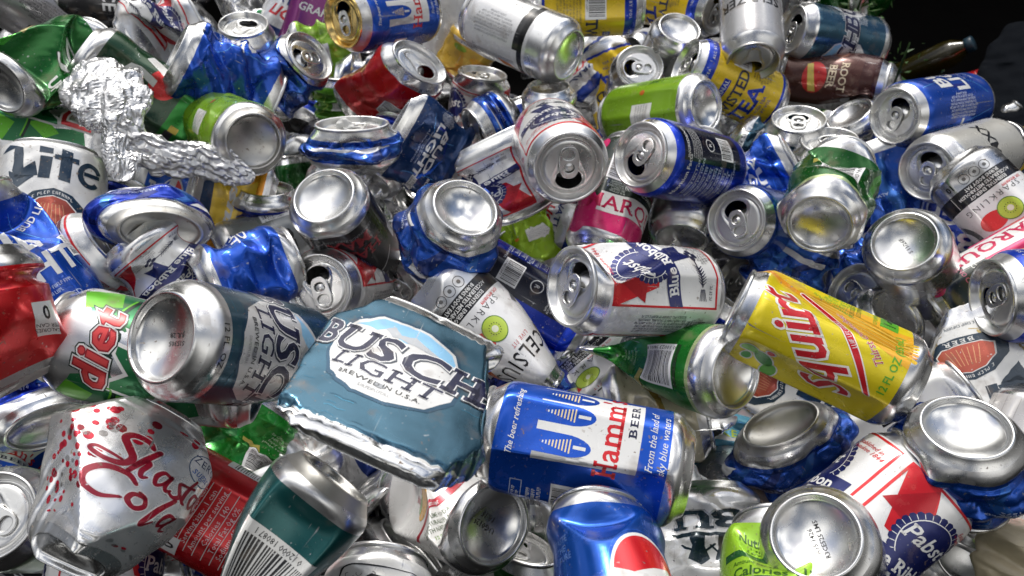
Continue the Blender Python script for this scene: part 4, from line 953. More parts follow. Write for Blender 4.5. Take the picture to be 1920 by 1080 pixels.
def cowboys_white():
    a = Art(SIL); a.band(13,112,(.66,.67,.67,.3),1); N=(.01,.025,.035,.3)
    for cu in (0,104):
        a.text('BU', cu, 40, 24, (.5,.5,.5,.6), 3, bold=.10, slab=1); a.text('BU', cu, 40, 24, N, 4, bold=.04, slab=1)
        for dx in (-10, 6): 
            a.poly([(cu+dx-4,60),(cu+dx+4,60),(cu+dx+3,76),(cu+dx+6,92),(cu+dx,100),(cu+dx-6,92),(cu+dx-3,76)], N, 3); a.stroke([(cu+dx-10,72),(cu+dx,84),(cu+dx+9,74)], 2, N, 3)
        a.poly([(cu-30,58),(cu+26,58),(cu+20,64),(cu-10,62),(cu-26,66)], N, 3)
    return a
def lake_can():
    a = Art(SIL); a.band(13,112,(.10,.32,.42,.3),1)
    for cu in (0,104):
        a.poly([(cu-50,18),(cu+50,18),(cu+50,32),(cu+20,38),(cu-10,30),(cu-50,36)], (.22,.42,.04,.2), 2); a.poly([(cu-50,60),(cu-10,74),(cu+30,66),(cu+50,76),(cu+50,56),(cu-50,50)], (.08,.12,.04,.1), 2)
        a.poly([(cu-50,80),(cu-20,98),(cu+10,84),(cu+44,100),(cu+50,80)], (.5,.5,.46,.2), 2); a.text('LAKE', cu, 90, 9, (.4,.5,.05,.2), 3, bold=.03)
        for q in range(8): a.stroke([(cu-40+q*10,40),(cu-34+q*10,46),(cu-30+q*10,42)], 1, (.45,.6,.65,.3), 3)
    return a
def purple(): 
    a = Art(SIL); a.band(13,112,(.16,.01,.13,.45),1)
    for cu in (0,104): a.text('GRAPE', cu, 80, 9, WHT, 3, slant=.2, bold=.03); a.ell(cu,40,14,14,(.3,.05,.25,.4),2)
    return a
def goldfruit():
    a = Art(SIL); a.band(13,112,(.62,.40,.06,.4),1)
    for cu in (0,104): a.ell(cu-20,84,10,8,(.25,.4,.03,.2),2); a.rect(cu-34,96,cu+34,106,WHT,2); a.text('ENERGY TEA', cu, 101, 5, (.03,.06,.2,.2), 3, slab=.4); a.ell(cu+10,70,12,10,(.7,.35,.02,.3),2)
    return a
def creamtea():
    a = Art(SIL); a.band(13,112,(.5,.45,.32,.2),1); a.stroke([(-40,30),(0,70),(40,40)], 8, (.3,.2,.05,.3), 2); return a
import re
# ------------------------------------------------------------------ the setting
_art = {}
def A(fn, *a, **k):
    key = (fn.__name__, a, tuple(sorted(k.items())))
    if key not in _art: _art[key] = fn(*a, **k)
    return _art[key]
def scaled(art, su, sv=1., v0=0, du=0):
    b = Art(art.base); b.bands = list(art.bands); b.T = [t*np.array([su, sv])+np.array([du, v0*(1-sv)]) for t in art.T]; b.C = art.C; b.L = art.L; return b
def structure(name, verts, faces, mat):
    o = mesh_obj(name, verts, faces, mat, smooth=False); o['kind'] = 'structure'; return o
M_FLOOR = plain('dark_ground', (.0016,.0013,.0012), rough=.9, scale=14, bump=.5); M_FLOOR.node_tree.nodes['Principled BSDF'].inputs['Specular IOR Level'].default_value = .05  # near-black colour stands in for deep shade under and beyond the heap
structure('ground', [(-3,-1.5,-.34),(3,-1.5,-.34),(3,4,-.34),(-3,4,-.34)], [(0,1,2,3)], M_FLOOR)
structure('dark_backdrop_wall', [(-3,2.2,-.34),(3,2.2,-.34),(3,2.2,1.0),(-3,2.2,1.0),(-3,2.3,-.34),(3,2.3,-.34),(3,2.3,1.0),(-3,2.3,1.0)], [(0,1,2,3),(3,2,6,7),(1,5,6,2),(4,7,6,5),(0,3,7,4)], M_FLOOR)  # backdrop wall, the void's deep shade put into its colour

M_RUST = metal_mat('rusted_steel', base=(.42,.33,.26), rough=.45, dirt=1.0, bump=.4, grime=(.11,.045,.015))
def C(label, e, px, py, D, a, t, art, ops=(), name='beer_can', cat='can', **kw):
    ops = list(ops)
    if kw.get('nu', 80) < 112 and re.search('crush|crumpl|flatten|squash|folded|ragged|scrap|fragment|squeez|rumpled', label) and not any(o[0] == 'crush' for o in ops) and e == 'm':
        ops = [('crush', 16, 106, .5, 7, 2, 3)]+ops
    if any(o[0] in ('crush', 'crumple') and (o[0] == 'crush' or o[1] >= 3) for o in ops): ops.append(('crumple', .5, 15))
    return can(name, label, cat, (e, px, py, D, a, t), art, ops=ops, **kw)
def CRU(f=.35, amp=9, nf=3, lob=4, z0=16, z1=106): return ('crush', z0, z1, f, amp, nf, lob)
BUD = A(budlight); BUD2 = A(budlight, (.003,.03,.36,.68)); PALE = A(silverplain); BW = A(bluewrap); BW2 = A(bluewrap, (.003,.03,.34,.68))

# ------------------------------------------------------------------ foreground cans
C('intact blue and silver beer can lying on its side, its rounded base facing left', 'b', 300,632,238,-9,-40, scaled(A(busch,vm=54),1.0,1.04,16), [('dent',70,70,2,10,.5),('crumple',.35,40)], roll=0, nu=100, code=(['S15305','JUL 28'],2.6,8), seed=5)
C('flattened blue 16 ounce beer can lying face up in the middle, crinkled at one corner', 'm', 760,724,264,66,-45, scaled(A(busch,vm=74,second=93,oz='16 FL. OZ.',band=16,back=False),.66,.92,16,-10),
  [('flat',0,.86),('crush',4,24,.25,2,1,3),('crush',92,112,.5,2,1,3),('edge',52,112,9,32),('edge',-60,112,12,30),('edge',66,10,8,-30),('crumple',3.0,58,1),('dent',24,106,9,36,.95),('dent',40,60,3,0,.4),('dent',-24,30,4,-24,.9),('dent',60,80,6,10,.9),('crumple',1.1,24)], roll=0, nu=128, seed=8)
C('faceted silver cola can with dark red script and red dots, crushed into flat panes', 'm', 214,896,232,62,-31, A(shasta),
  [('flat',0,.55),('crush',96,112,.3,2,1,3),('crush',4,24,.3,2,1,3),('edge',58,108,13,34),('edge',-58,100,15,30),('edge',56,14,12,-32),('edge',-60,24,17,-28),('dent',0,62,2,0,.2),('crumple',1.4,64,1)], roll=4, nu=128, name='soda_can', seed=4)
C('red diet cola can cut by the left edge, white calorie tag showing, lower end crumpled', 'm', -34,618,235,-78,0, A(redplain), [('squash',0,122,26,.85),('crush',14,66,.2,6,1,3),('dent',-40,90,3,10,.3),('edge',-34,60,14,42),('edge',30,60,10,46)], roll=-168, name='soda_can')
C('silver and green citrus soda can with the word diet, dented beside the big blue can', 'l', 108,630,208,165,-22, A(mtndew), [('dent',-50,40,6,-20,.5),('crumple',.4,50,1)], roll=-6, nu=100, name='soda_can')
C("bright blue beer can with white panel and red name, lying sideways at lower centre", 'b', 1290,888,216,168,6, A(hams), [('dent',12,70,4.5,1,.1),('dent',-38,66,5,-2,.3),('crumple',.5,50)], roll=20, nu=128, seed=3)
C('blue cola can with red and white globe, squashed open at the bottom edge', 'l', 1132,975,216,97,-34, scaled(A(pepsi),1.0,1.13,0), [('flare',96,.24),('dent',0,96,3,20,.3),('squash',60,122,40,.22),('crumple',.7,60,1)], roll=42, nu=100, name='soda_can')
C('white fruit soda can with lime lettering, its shiny base stamped with a date code', 'b', 928,985,205,157,-56, A(whitefruit), [('dent',-20,60,8,10,.8),('dent',30,70,6,-20,.8)], roll=0, name='soda_can', code=(['UG0125','18:15'],3.4,172))
C('red cola can showing white nutrition table and barcode, under the faceted silver can', 'm', 440,985,205,152,-6, A(cokered), [('dent',0,60,4,0,.5)], roll=14, name='soda_can', back=.03)
C('teal and black can pinched to a point, silver base up, big white barcode', 'b', 628,893,240,-127,-6, scaled(A(tealbar),1.0,.8,10), [('flat',90,.1),('squash',90,92,40,.85),('dent',0,60,6,0,.3),('bend',88,0,35,30)], roll=0, nu=100, name='soda_can', basemat=M_DIRTY)
C('black cherry cola can lying upside down, only the word zero showing', 'm', 545,1050,190,-62,0, A(zero_cherry), [('dent',0,60,5,0,.6)], roll=-10, name='soda_can', back=.02)
C('white can with black and grey bear drawing, squashed round at the bottom edge', 'm', 700,1168,215,84,-18, A(bear_white), [('dent',0,70,5,0,.1),('crumple',.5,40)], roll=0)
C('grey and green can at the left edge, its ringed lid turned left', 'l', -18,968,200,172,60, A(silverplain,(.35,.45,.30,.7),'COOLERS'), [], roll=-60, mouth=150)
C('dull silver can with rounded base, half hidden below the faceted silver can', 'b', 112,965,178,-60,-62, PALE, [('dent',0,60,6,0,.6)], basemat=M_DIRTY, back=.03)
C('white can with red border line and blue script peeking over the bottom left edge', 'm', 185,1140,205,92,-20, A(pbr), [('dent',0,110,6,30,.8),('crumple',1,40)], roll=70)
C('white can with red lettering squeezed behind the faceted silver can at the left edge', 'm', 5,835,175,70,-15, A(hams), [('dent',0,60,5,0,.5)], roll=0, back=.01)
C('dark blue crushed can with a gaping silver base, above the faceted silver can', 'b', 95,800,180,140,-48, BW2, [('flat',40,.3),CRU(.3,9),('crumple',4,24)], back=.01)
C('silver lid with tab tucked behind the green diet can', 'l', 135,592,165,-60,66, PALE, [('crumple',2,40)], mouth=0, back=.02)
C('plain silver can with purple reflections between the red can and the diet can', 'm', 75,705,165,20,20, PALE, [('crumple',2,30)], back=.03)
C('green can crushed underneath the intact blue and silver can', 'm', 430,815,175,60,-10, A(greencan), [('flat',0,.4),('dent',0,60,8,20,.9),('crumple',4,30)], roll=60, name='soda_can', back=.03)
C('crumpled bare silver can between the flattened blue can and the green one', 'm', 505,815,165,30,0, PALE, [('squash',0,60,40,.6),('crumple',6,26)], back=.02)
C('blue crushed can wing folded out to the right of the squashed globe can', 'm', 1272,975,165,60,-10, BW2, [('flat',0,.7),('crumple',3,40,1)], roll=120, back=.005)
C('white crumpled can with dark riders printed on it, upside down beside the rusty base', 'm', 1318,1015,182,-88,10, A(cowboys_white), [('flat',0,.45),('dent',0,60,8,20,.9),('crumple',4,22)], roll=-6, back=.02)
C('rusty brown can base, round and stained, right of the dark riders can', 'b', 1388,985,176,100,-62, PALE, [], basemat=M_RUST, back=.02)
C('large round silver can base with date code, bottom right', 'b', 1528,1003,222,-70,-72, PALE, [('crumple',.5,40)], nu=100, code=(['A95 1426','R3CE525 LM5'],2.6,-5), seed=12)
C('lime green can showing its nutrition table at the bottom edge', 'm', 1462,1160,218,84,-30, A(lime_facts), [('dent',0,80,4,20,.7),('crumple',.8,40)], roll=0, name='soda_can')
C('white beer can with red wedge and blue ribbon seal, creased, bottom right', 'm', 1612,990,212,38,-8, A(pbr,-82), [('flat',0,.2),('dent',0,70,3,3,.3),('crumple',1.2,46)], roll=52, nu=128, seed=6, back=.025)
C('wide silver can base above blue crumpled skirt, right of the squeezed blue one', 'b', 1812,798,210,-108,-46, BW, [('crush',16,106,.35,-9,1,2),('shift',10,110,-90,14),('crumple',5,30)], nu=100, seed=9, roll=180)
C('stained silver base on an accordion of blue metal, under the yellow can', 'b', 1462,792,172,-72,-44, BW, [('flat',-10,.2),('crush',16,106,.45,-11,2,2),('crumple',5,30)], basemat=M_DIRTY, nu=100, seed=10)
C('round dull base with rim, low in the bottom right corner', 'b', 1828,1035,180,120,-64, PALE, [('crumple',1,30)], seed=13)
C('white can with red zero sugar band and thin lines at the right edge', 'm', 1895,900,180,-118,10, A(redwhite), [('dent',0,60,4,0,.5)], roll=0, name='soda_can')
C('gold edged crumpled can at the right edge below the white flattened can', 'm', 1935,815,150,30,10, A(goldfruit), [('crumple',6,22),('squash',0,60,40,.6)], name='soda_can')
C('white can with black nutrition heading behind the wide silver base', 'm', 1672,805,170,30,-6, A(silverplain,(.66,.66,.65,.2),'Nutrition'), [('dent',0,60,4,0,.5)], roll=30, back=.02)
C('turquoise lake picture can, crushed, right of the bright blue can', 'm', 1338,862,150,80,-14, A(lake_can), [('flat',0,.3),('crumple',4,30),CRU(.7,7)], name='soda_can', back=.012)
C('upright sliver of crumpled bare metal beside the stained silver base', 'm', 1572,835,120,85,5, PALE, [('flat',0,.82),('squash',30,60,50,.4),('crumple',5,20,1)], slim=.6)

# ------------------------------------------------------------------ middle of the heap
C('white beer can with red wedge and open lid, lying on its side in the centre', 'l', 1068,537,186,177,36, A(pbr), [('dent',62,80,7,16,.8),('dent',0,60,2,0,.4),('crumple',.4,50)], mouth=52, roll=46, nu=128, seed=11)
C('big yellow citrus soda can with slanted red word, lying diagonally', 'm', 1535,646,186,153,8, scaled(A(squirt),1.08,1.08,0,0), [('dent',62,60,6,0,.12),('dent',-60,70,5,0,.4),('crumple',.7,50)], roll=0, nu=128, name='soda_can', seed=2)
C('green can with white barcode pinched flat at its left end, shiny base right', 'b', 1382,702,184,170,-38, A(greencan), [('squash',90,116,52,.85),('dent',0,70,5,10,.3),('crumple',1.2,40)], roll=-4, nu=100, name='soda_can')
C('white and silver energy drink can with kiwi slice, neck raised, lying diagonally', 'b', 806,530,163,-39,8, A(celsius), [('edge',20,4,8,-30),('squash',90,122,40,.6),('crumple',.7,44)], roll=0, nu=100, name='energy_drink_can', seed=14)
C('flattened white can end with dark ring swirl beside the energy drink can', 'm', 1108,705,150,-50,0, A(celsius), [('flat',0,.6),CRU(.6,6),('crumple',1.5,40)], roll=-170, name='energy_drink_can')
C('small blue can with crown patterned ridge behind the flattened blue 16 ounce can', 'm', 985,715,155,120,-10, BW2, [CRU(.5,6),('crumple',2,30)], back=.01)
C('dark blue can with fine white print between the energy drink can and centre can', 'm', 985,560,152,-30,0, A(bluefacts), [('dent',0,60,5,0,.4)], roll=-60, back=.025, name='soda_can')
C('cream and gold crumpled can below the green barcode can', 'm', 1235,770,165,10,0, A(creamtea), [('flat',0,.5),('crumple',6,24)], back=.03, name='soda_can')
C('white and dark lettered can in shadow under the yellow soda can', 'm', 1450,738,150,-30,0, A(lite), [('dent',0,60,6,0,.6),('crumple',2,40)], roll=-10, back=.03)
C('flattened white beer can with black lettering and copper badge at the right edge', 'm', 1846,706,172,-72,14, scaled(A(lite),.8,.8), [('flat',0,.8),('edge',60,20,14,-30),('edge',-60,100,16,34),('crush',90,116,.3,6,2,3),('dent',20,50,7,20,.95),('crumple',5,34,1)], roll=6, nu=128, seed=15)
C('blue crumpled can below the right end of the yellow soda can', 'm', 1715,735,155,60,0, scaled(BUD,.7,.7,60), [('flat',0,.4),('crumple',6,26)], back=.025)
C('open white and red can with large dark mouth, left of the raised silver neck', 'l', 597,541,158,-172,66, A(pbr), [('crumple',.5,40)], mouth=108, roll=60, seed=17)
C('open silver lid with dark tab squeezed behind the raised silver neck', 'l', 742,540,140,-150,56, A(pbr), [('crumple',1,40)], mouth=150, seed=18)
C('white flat faced beer can with black lettering over a copper badge, left edge', 'm', 98,382,150,82,-24, A(lite), [('crush',8,30,.4,1,1,3),('crush',98,119,.5,1,1,3),('flat',0,.25),('dent',0,60,7,0,.2),('crumple',1,50,1)], roll=0, nu=100, seed=19)
C('bright blue beer can with bold white letters at the left edge', 'm', 48,500,172,122,-8, BUD, [('dent',0,60,5,0,.3),('dent',40,80,8,25,.8),('crumple',1.4,40)], roll=-4, nu=100)
C('squashed white can with fine black print, red border and wide silver shoulder', 'm', 168,486,158,38,28, A(pbr), [('flat',0,.1),CRU(.24,5,1,3),('crumple',1,40)], roll=-60, nu=100, seed=21)
C('oval flattened silver base with spots, blue skirt, left of the black can', 'b', 303,436,165,120,-66, BW2, [('flat',38,.34),('crush',16,106,.25,-9,1,3),('crumple',3,26)], basemat=M_DIRTY, nu=100, seed=22)
C('beer can with blue ribbon seal turned upside down under the oval flattened base', 'm', 320,512,160,-48,0, A(pbr), [('dent',0,60,5,0,.3),('crumple',1,40)], roll=4, nu=100, seed=23, back=.01)
C('plain blue crumpled can behind the intact blue and silver one', 'm', 468,515,160,20,-10, scaled(BUD,.7,.7,60), [('dent',0,60,9,10,.8),('crumple',3,30)], roll=140, seed=24, back=.012)
C('black can standing nearly upright with big bright round base on top', 'b', 606,366,160,-57,-50, A(black_hard), [('dent',30,80,3,0,.4)], roll=10, nu=100, seed=25, name='soda_can', cat='can')
C('grey energy drink can with vertical letters in shadow left of the black can', 'm', 528,445,130,20,-10, A(silverplain,(.25,.26,.26,.4),'CELSIUS'), [('crumple',1.5,40)], roll=40, back=.02, name='energy_drink_can')
C('crumpled bright blue can with silver base tipped up, right of the black can', 'b', 874,388,170,-118,-50, BW, [('crush',16,106,.55,-9,1,3),('crumple',6,34)], roll=-20, nu=100, seed=26)
C('white and red beer can with its open lid facing the viewer, upper centre', 'l', 1068,315,163,-58,72, A(pbr), [('crumple',.5,40)], mouth=-88, roll=-20, nu=100, seed=27)
C('dark blue can with white nutrition table, open lid to the left', 'l', 1198,290,150,168,50, A(bluefacts), [('crumple',.3,50)], mouth=-130, roll=0, nu=100, seed=28, name='soda_can')
C('open silver lid of a blue can, tab pointing down, right of the nutrition table can', 'l', 1379,413,143,172,64, BW, [], mouth=105, roll=200, seed=29)
C('black and pink tea can with white barcode under the open lid facing the viewer', 'm', 1155,375,135,72,-30, A(marquis), [('dent',0,60,3,0,.4)], roll=50, back=.012, name='energy_drink_can', seed=30)
C('pink, white and black energy can lying diagonally near the right edge', 'l', 1748,590,147,212,10, A(pinkband), [('dent',0,40,3,0,.4)], mouth=30, roll=10, nu=100, name='energy_drink_can', seed=31)
C('round base with blue sheen at the foot of the crumpled dark green can', 'b', 1535,422,160,72,-62, A(greencan,False,(.008,.09,.012,.5)), [('dent',0,70,9,20,.6),('dent',180,70,12,-10,.6),('crumple',3.5,34)], nu=100, seed=32, name='soda_can')
C('large round bright base standing right of the blue sheened one', 'b', 1694,452,158,-65,-66, PALE, [], nu=100, code=(['S 11/26F'],3,10), seed=33)
C('blue can with small upside down white letters behind the large bright base', 'm', 1792,425,132,-100,0, A(budlight,(.003,.03,.30,.68)), [('crumple',3,30)], roll=20, seed=34, back=.03)
C('white fruit energy can with kiwi and strawberry at the right edge', 'm', 1884,404,140,-48,4, A(celsius), [('dent',0,60,3,0,.4)], roll=-6, nu=100, seed=35, name='energy_drink_can')
C('yellow tea can with blue collar, lid turned left, cut by the right edge', 'l', 1856,558,176,184,30, A(twisted), [], mouth=200, roll=-10, seed=36, name='tea_can')
C('small open silver lid left of the pink and black can', 'l', 1600,548,140,150,50, PALE, [], mouth=-45, seed=37)
C('leaning silver base between the small open lid and the flattened white can', 'b', 1684,588,150,-140,-38, PALE, [('crumple',1,30)], seed=38)
C('brown tinted open lid wedged between the centre can and the yellow can', 'l', 1382,528,132,150,46, BW2, [], mouth=0, lidmat=M_DIRTY, seed=39, back=.012)
C('curved bright silver end peeping over the white and red centre can', 'b', 1278,452,138,80,-36, PALE, [('crumple',1,40)], seed=40, back=.02)
C('crinkled blue can scraps between the two open lids upper right', 'm', 1430,345,125,30,10, scaled(BUD,.7,.7,60), [('squash',0,60,50,.6),('crumple',7,24)], seed=41, back=.01)
C('small crumpled blue and silver can above the yellow soda can', 'm', 1478,492,135,60,20, BW, [('squash',0,60,40,.5),('crumple',5,26)], seed=42)
C('white and orange cola can fragment beside the small crumpled blue and silver can', 'm', 1525,520,125,-60,10, A(pepsi), [('squash',0,60,40,.6),('crumple',6,24)], seed=43, back=.01, name='soda_can')
C('rectangular blue and silver rumpled can behind the small open lid', 'm', 1640,520,135,20,20, BW, [('squash',0,60,40,.7),('crumple',7,22)], seed=44, back=.01)
C('silver, white and red strip of a crushed can beside the lime green scrap', 'm', 960,335,135,-65,0, A(pbr), [('flat',0,.5),('bend',60,180,40,30),('crumple',2,40)], roll=50, seed=46, back=.005)
C('lime green twisted can strip below the white and red crushed strip', 'm', 985,450,120,-70,0, A(lime,(.25,.42,.01,.5)), [('flat',20,.75),('crumple',6,22)], slim=.7, seed=47, back=.01, name='soda_can')
C('shadowed white and dark blue can behind the black and pink tea can', 'm', 1040,425,120,-20,0, A(natural), [('crush',16,106,.6,7,2,3),('dent',0,60,6,0,.6)], seed=48, back=.05)
C('silver crushed can in the dark gap right of the black and pink tea can', 'm', 1260,380,125,-30,10, PALE, [('crumple',5,30)], seed=49, back=.05)
C('blue rimmed silver end half hidden behind the black can', 'b', 690,345,128,60,-30, BW2, [CRU(.5,7)], seed=50, back=.04)
C('cream stained crumple left of the centre can lid', 'm', 1030,470,110,30,0, A(creamtea), [('squash',0,60,40,.7),('crumple',6,20)], slim=.7, seed=51, back=.005, name='soda_can')
C('blue and silver can crushed behind the bright blue letter can', 'm', 215,420,140,60,-20, BW2, [CRU(.5,8),('crumple',3,30)], seed=52, back=.02)

# ------------------------------------------------------------------ upper part of the heap
C('blue beer can with gold lid and silver tab at the top', 'l', 641,38,124,186,40, A(hams), [], mouth=100, roll=20, lidmat=M_GOLD, nu=84, seed=60)
C('pale silver can with black band, rounded base towards the lower right, top centre', 'b', 1068,104,128,158,-30, A(keystone), [], roll=0, seed=61)
C('yellow tea can with barcode and blue collar, cut by the top edge', 'm', 1100,8,120,2,-4, A(twisted), [('dent',0,60,4,0,.5)], back=.03, roll=-92, seed=62, name='tea_can')
C('small yellow and blue tea can with grimy lid near the top edge', 'l', 1346,22,105,-12,34, A(twisted), [], mouth=60, roll=60, seed=63, lidmat=M_DIRTY, name='tea_can')
C('upright grey can with bright base left of the small yellow tea can', 'b', 1275,52,108,-110,-38, A(silverplain,(.40,.40,.40,.8),'VIBES'), [('crumple',1,30)], seed=64)
C('white can with hollow dark end facing down, top right', 'l', 1412,118,118,-82,44, A(silverplain,(.40,.40,.41,.35),'SELTZER'), [], mouth=-90, lidmat=M_DIRTY, tab=False, seed=65)  # darker grimy lid stands in for deep shade in the hollow end
C('blue grey beer can with dull lid at the far upper right, tilted on top', 'l', 1482,55,108,168,34, A(busch,vm=60), [('crumple',.3,40)], mouth=80, roll=-60, seed=66)
C('brown root beer can with white and red print, upper right', 'm', 1558,152,106,-7,4, A(rootbeer), [('dent',60,90,6,10,.8),('crumple',1,30)], roll=-10, seed=67, name='soda_can')
C('royal blue beer can with open lid facing left beside the dark corner', 'l', 1675,218,126,190,54, BUD, [], mouth=68, roll=92, seed=68)
C('yellow can standing on its lid with bright base up near the right edge', 'b', 1868,258,116,-88,-50, A(twisted), [('crumple',.5,40)], roll=40, seed=69, name='tea_can')
C('open lid with black and white patterned side, right of the dark green can', 'l', 1736,322,134,200,58, A(silverplain,(.55,.54,.5,.4),'MMMXX'), [('crumple',.5,40)], mouth=78, roll=0, seed=70)
C('squat crushed can with teal side and level silver lid, below the root beer can', 'l', 1498,222,120,86,30, A(busch), [CRU(.2,7)], mouth=90, seed=71)
C('hollow silver base tipped left beside the royal blue can', 'b', 1592,212,112,-60,-30, PALE, [CRU(.5,6)], seed=72)
C('rumpled silver can top with crumpled white skirt above the dark green can', 'l', 1556,262,125,88,28, PALE, [CRU(.35,9),('crumple',4,22)], mouth=80, seed=73)
C('dim open ring of a silver can right of the lime can', 'l', 1405,262,112,100,36, PALE, [CRU(.4,6)], mouth=85, tab=False, seed=74)
C('teal silver crumpled foil like can beneath the dim open ring', 'm', 1440,290,115,-20,10, A(busch), [('squash',0,60,40,.7),('crumple',6,24)], seed=75)
C('lime green can with white label, wide silver base towards the right', 'b', 1326,198,128,188,-36, A(lime), [('dent',20,60,2,0,.4)], roll=6, nu=84, seed=76, name='tea_can')
C('yellow tea can with blue plaque, lid to the upper left, behind the lime can', 'l', 1284,118,114,156,22, A(twisted), [], mouth=0, roll=-25, seed=77, name='tea_can')
C('open silver lid left of the yellow tea can with plaque', 'l', 1200,124,108,75,58, PALE, [], mouth=178, seed=78)
C('teal crushed can with level silver base below the pale silver can', 'b', 1028,160,124,-88,-16, A(busch,vm=40), [('flat',90,.15),CRU(.3,8),('crumple',4,24)], seed=79)
C('yellow torn looking can wedge between the teal can and the lime can', 'm', 1152,172,100,-75,10, A(twisted), [('flat',30,.5),('crumple',5,26)], seed=80, slim=.8, name='tea_can')
C('crumpled silver scrap with a small badge right of the pale silver can', 'm', 1120,120,100,-50,20, A(natural), [('flat',0,.6),('crumple',5,26)], seed=81, back=.01)
C('bright red cola can with oval open lid and shredded lower half', 'l', 789,116,124,42,40, A(silverplain,(.56,.008,.012,.5)), [('flat',30,.2),('squash',0,16,40,.6),('crumple',3.0,26)], mouth=-50, roll=120, seed=82, tab=False, name='soda_can')
C('golden fruit tea can with white lettering right of the red can', 'm', 878,104,108,60,10, A(goldfruit), [('crush',16,106,.4,5,1,3),('dent',0,60,4,0,.5)], roll=10, seed=83, name='tea_can', back=.02)
C('white beer can with bent lid and red border right of the red can', 'l', 905,136,112,82,16, A(pbr), [('bend',104,0,25,16),('dent',0,60,8,10,.8)], mouth=90, roll=-60, seed=84)
C('silver can end with blue wrap below the white bent lid can', 'b', 950,246,118,-120,-40, BW2, [('crumple',2,30)], seed=85)
C('thin blue edged crushed can standing on edge left of the silver end', 'l', 890,252,122,205,18, BW, [CRU(.15,6)], tab=False, seed=86, mouth=0)
C('ragged blue can with sunken oval lid holding white scraps, upper centre', 'l', 660,231,134,92,22, BW, [('flat',0,.35),('crush',16,106,.16,-13,1,3),('crumple',5,26)], mouth=100, seed=87, nu=112)
C('silver folded strip behind the sunken oval lid', 'm', 735,190,112,-20,0, PALE, [('flat',0,.7),('crumple',3,30)], seed=88, back=.005)
C('blue and dark green beer can crushed wide with pale letters, upper centre', 'm', 805,285,122,-32,-20, scaled(A(budlight,(.003,.03,.12,.5)),.62,.62,60), [('flat',0,.7),('crush',16,106,.6,6,2,3),('dent',0,60,8,20,.6),('crumple',3,34)], roll=0, seed=89)
C('stained flat base of a lime can, left of the sunken oval lid', 'b', 477,266,142,155,-70, A(lime), [('crumple',2,30)], basemat=M_DIRTY, seed=90, nu=84, name='tea_can')
C('large crumpled royal blue can at upper left beside the foil', 'm', 425,152,128,-30,-10, scaled(BUD,.75,.75,60), [('crush',16,106,.75,8,2,3),('flat',0,.3),('dent',0,60,10,20,.7),('crumple',6,30)], roll=130, seed=91, nu=84)
C('blue can bent over with a silver fold, right of the large crumpled royal blue can', 'm', 545,135,120,40,0, BW, [('dent',0,60,8,0,.8),('bend',60,0,40,30),('crumple',2,40)], roll=130, seed=92)
C('flattened silver lid lying level near the top left', 'l', 456,44,122,95,24, PALE, [('flat',90,.1),CRU(.25,8)], mouth=60, tab=False, seed=93)
C('white and red beer can crumpled into sharp folds, top left', 'm', 310,70,122,20,-10, A(pbr), [('flat',0,.4),('dent',0,60,12,30,.9),('dent',30,60,12,-30,.9),('crumple',5,30)], roll=-30, seed=94, nu=84)
C('dark green and black soda can with red dot and white letters, half under the foil', 'm', 275,175,130,-38,0, A(sevenup), [('dent',0,60,6,0,.5),('crumple',2,40)], roll=-14, seed=95, name='soda_can', nu=84)
C('glossy green soda can with white swirl at the left edge, silver base turned left', 'b', -4,160,146,24,-40, A(sprite_green), [('dent',10,70,10,20,.6),('dent',-30,60,8,-25,.7),('crumple',1.5,40)], roll=10, seed=96, name='soda_can', nu=112)
C('grey and maroon can with small white print in the top left corner', 'm', 72,28,118,-40,-10, A(silverplain,(.36,.35,.36,.5),'SELTZER'), [('crumple',1,40)], roll=-100, seed=97, back=.01)
C('black can with white block letters at the top edge', 'm', 205,8,112,-5,0, A(silverplain,(.012,.012,.015,.3),'ICE',(.7,.7,.7,.2)), [('crumple',1.5,40)], roll=-10, seed=98, name='energy_drink_can')
C('white and two tone green soda can above the copper badge can', 'm', 100,262,132,172,-16, A(mtndew), [('dent',0,60,5,0,.3)], roll=70, seed=99, name='soda_can', back=.012)
C('orange soda can squashed flat with golden inside fold, left of the black can', 'm', 425,385,130,165,0, A(orange_soda), [('flat',0,.75),('bend',60,0,30,40),('crumple',3,30)], roll=-10, seed=100, name='soda_can')
C('blue, white and silver crumpled strip above the oval flattened base', 'm', 330,350,125,-18,0, A(pepsi), [('flat',0,.7),('crumple',4,34)], roll=30, seed=101, name='soda_can')
C('silver arcs of a squashed can with blue stripe, left of the black can', 'b', 500,352,128,-90,-18, BW2, [CRU(.25,7)], seed=102)
C('lime and white crushed can below the gold lid can', 'm', 612,108,108,10,-10, A(lime), [('flat',0,.5),('crumple',4,26)], seed=103, back=.01, name='soda_can')
C('green banded can lying level under the lime and white crushed one', 'l', 640,140,110,90,10, A(lime,(.10,.3,.02,.4)), [CRU(.3,8)], seed=104, back=.01, name='soda_can')
C('purple soda can left of the gold lid', 'm', 582,55,105,70,-10, A(purple), [('dent',0,60,5,0,.5)], roll=0, seed=105, back=.01, name='soda_can')
C('white and blue can top behind the gold lid can', 'm', 556,8,105,60,0, A(natural), [('crumple',2,30)], seed=106, back=.015)
C('black shiny crumple between the gold lid can and the red can', 'm', 705,120,100,30,0, A(zero_cherry), [('squash',0,60,40,.6),('crumple',6,22)], seed=107, back=.02, name='soda_can')
C('grey white and green can scraps left of the purple can', 'm', 505,85,105,-10,0, A(mtndew), [('squash',0,60,40,.5),('crumple',5,26)], seed=108, back=.02, name='soda_can')
C('white and silver can behind the crumpled white and red one', 'm', 175,80,112,-35,0, A(natural), [('crumple',3,34)], seed=109, back=.02)
C('pale can standing behind the golden fruit tea can at the top edge', 'm', 850,25,105,80,0, A(silverplain,(.6,.6,.6,.3)), [('crumple',1,40)], seed=110, back=.02)
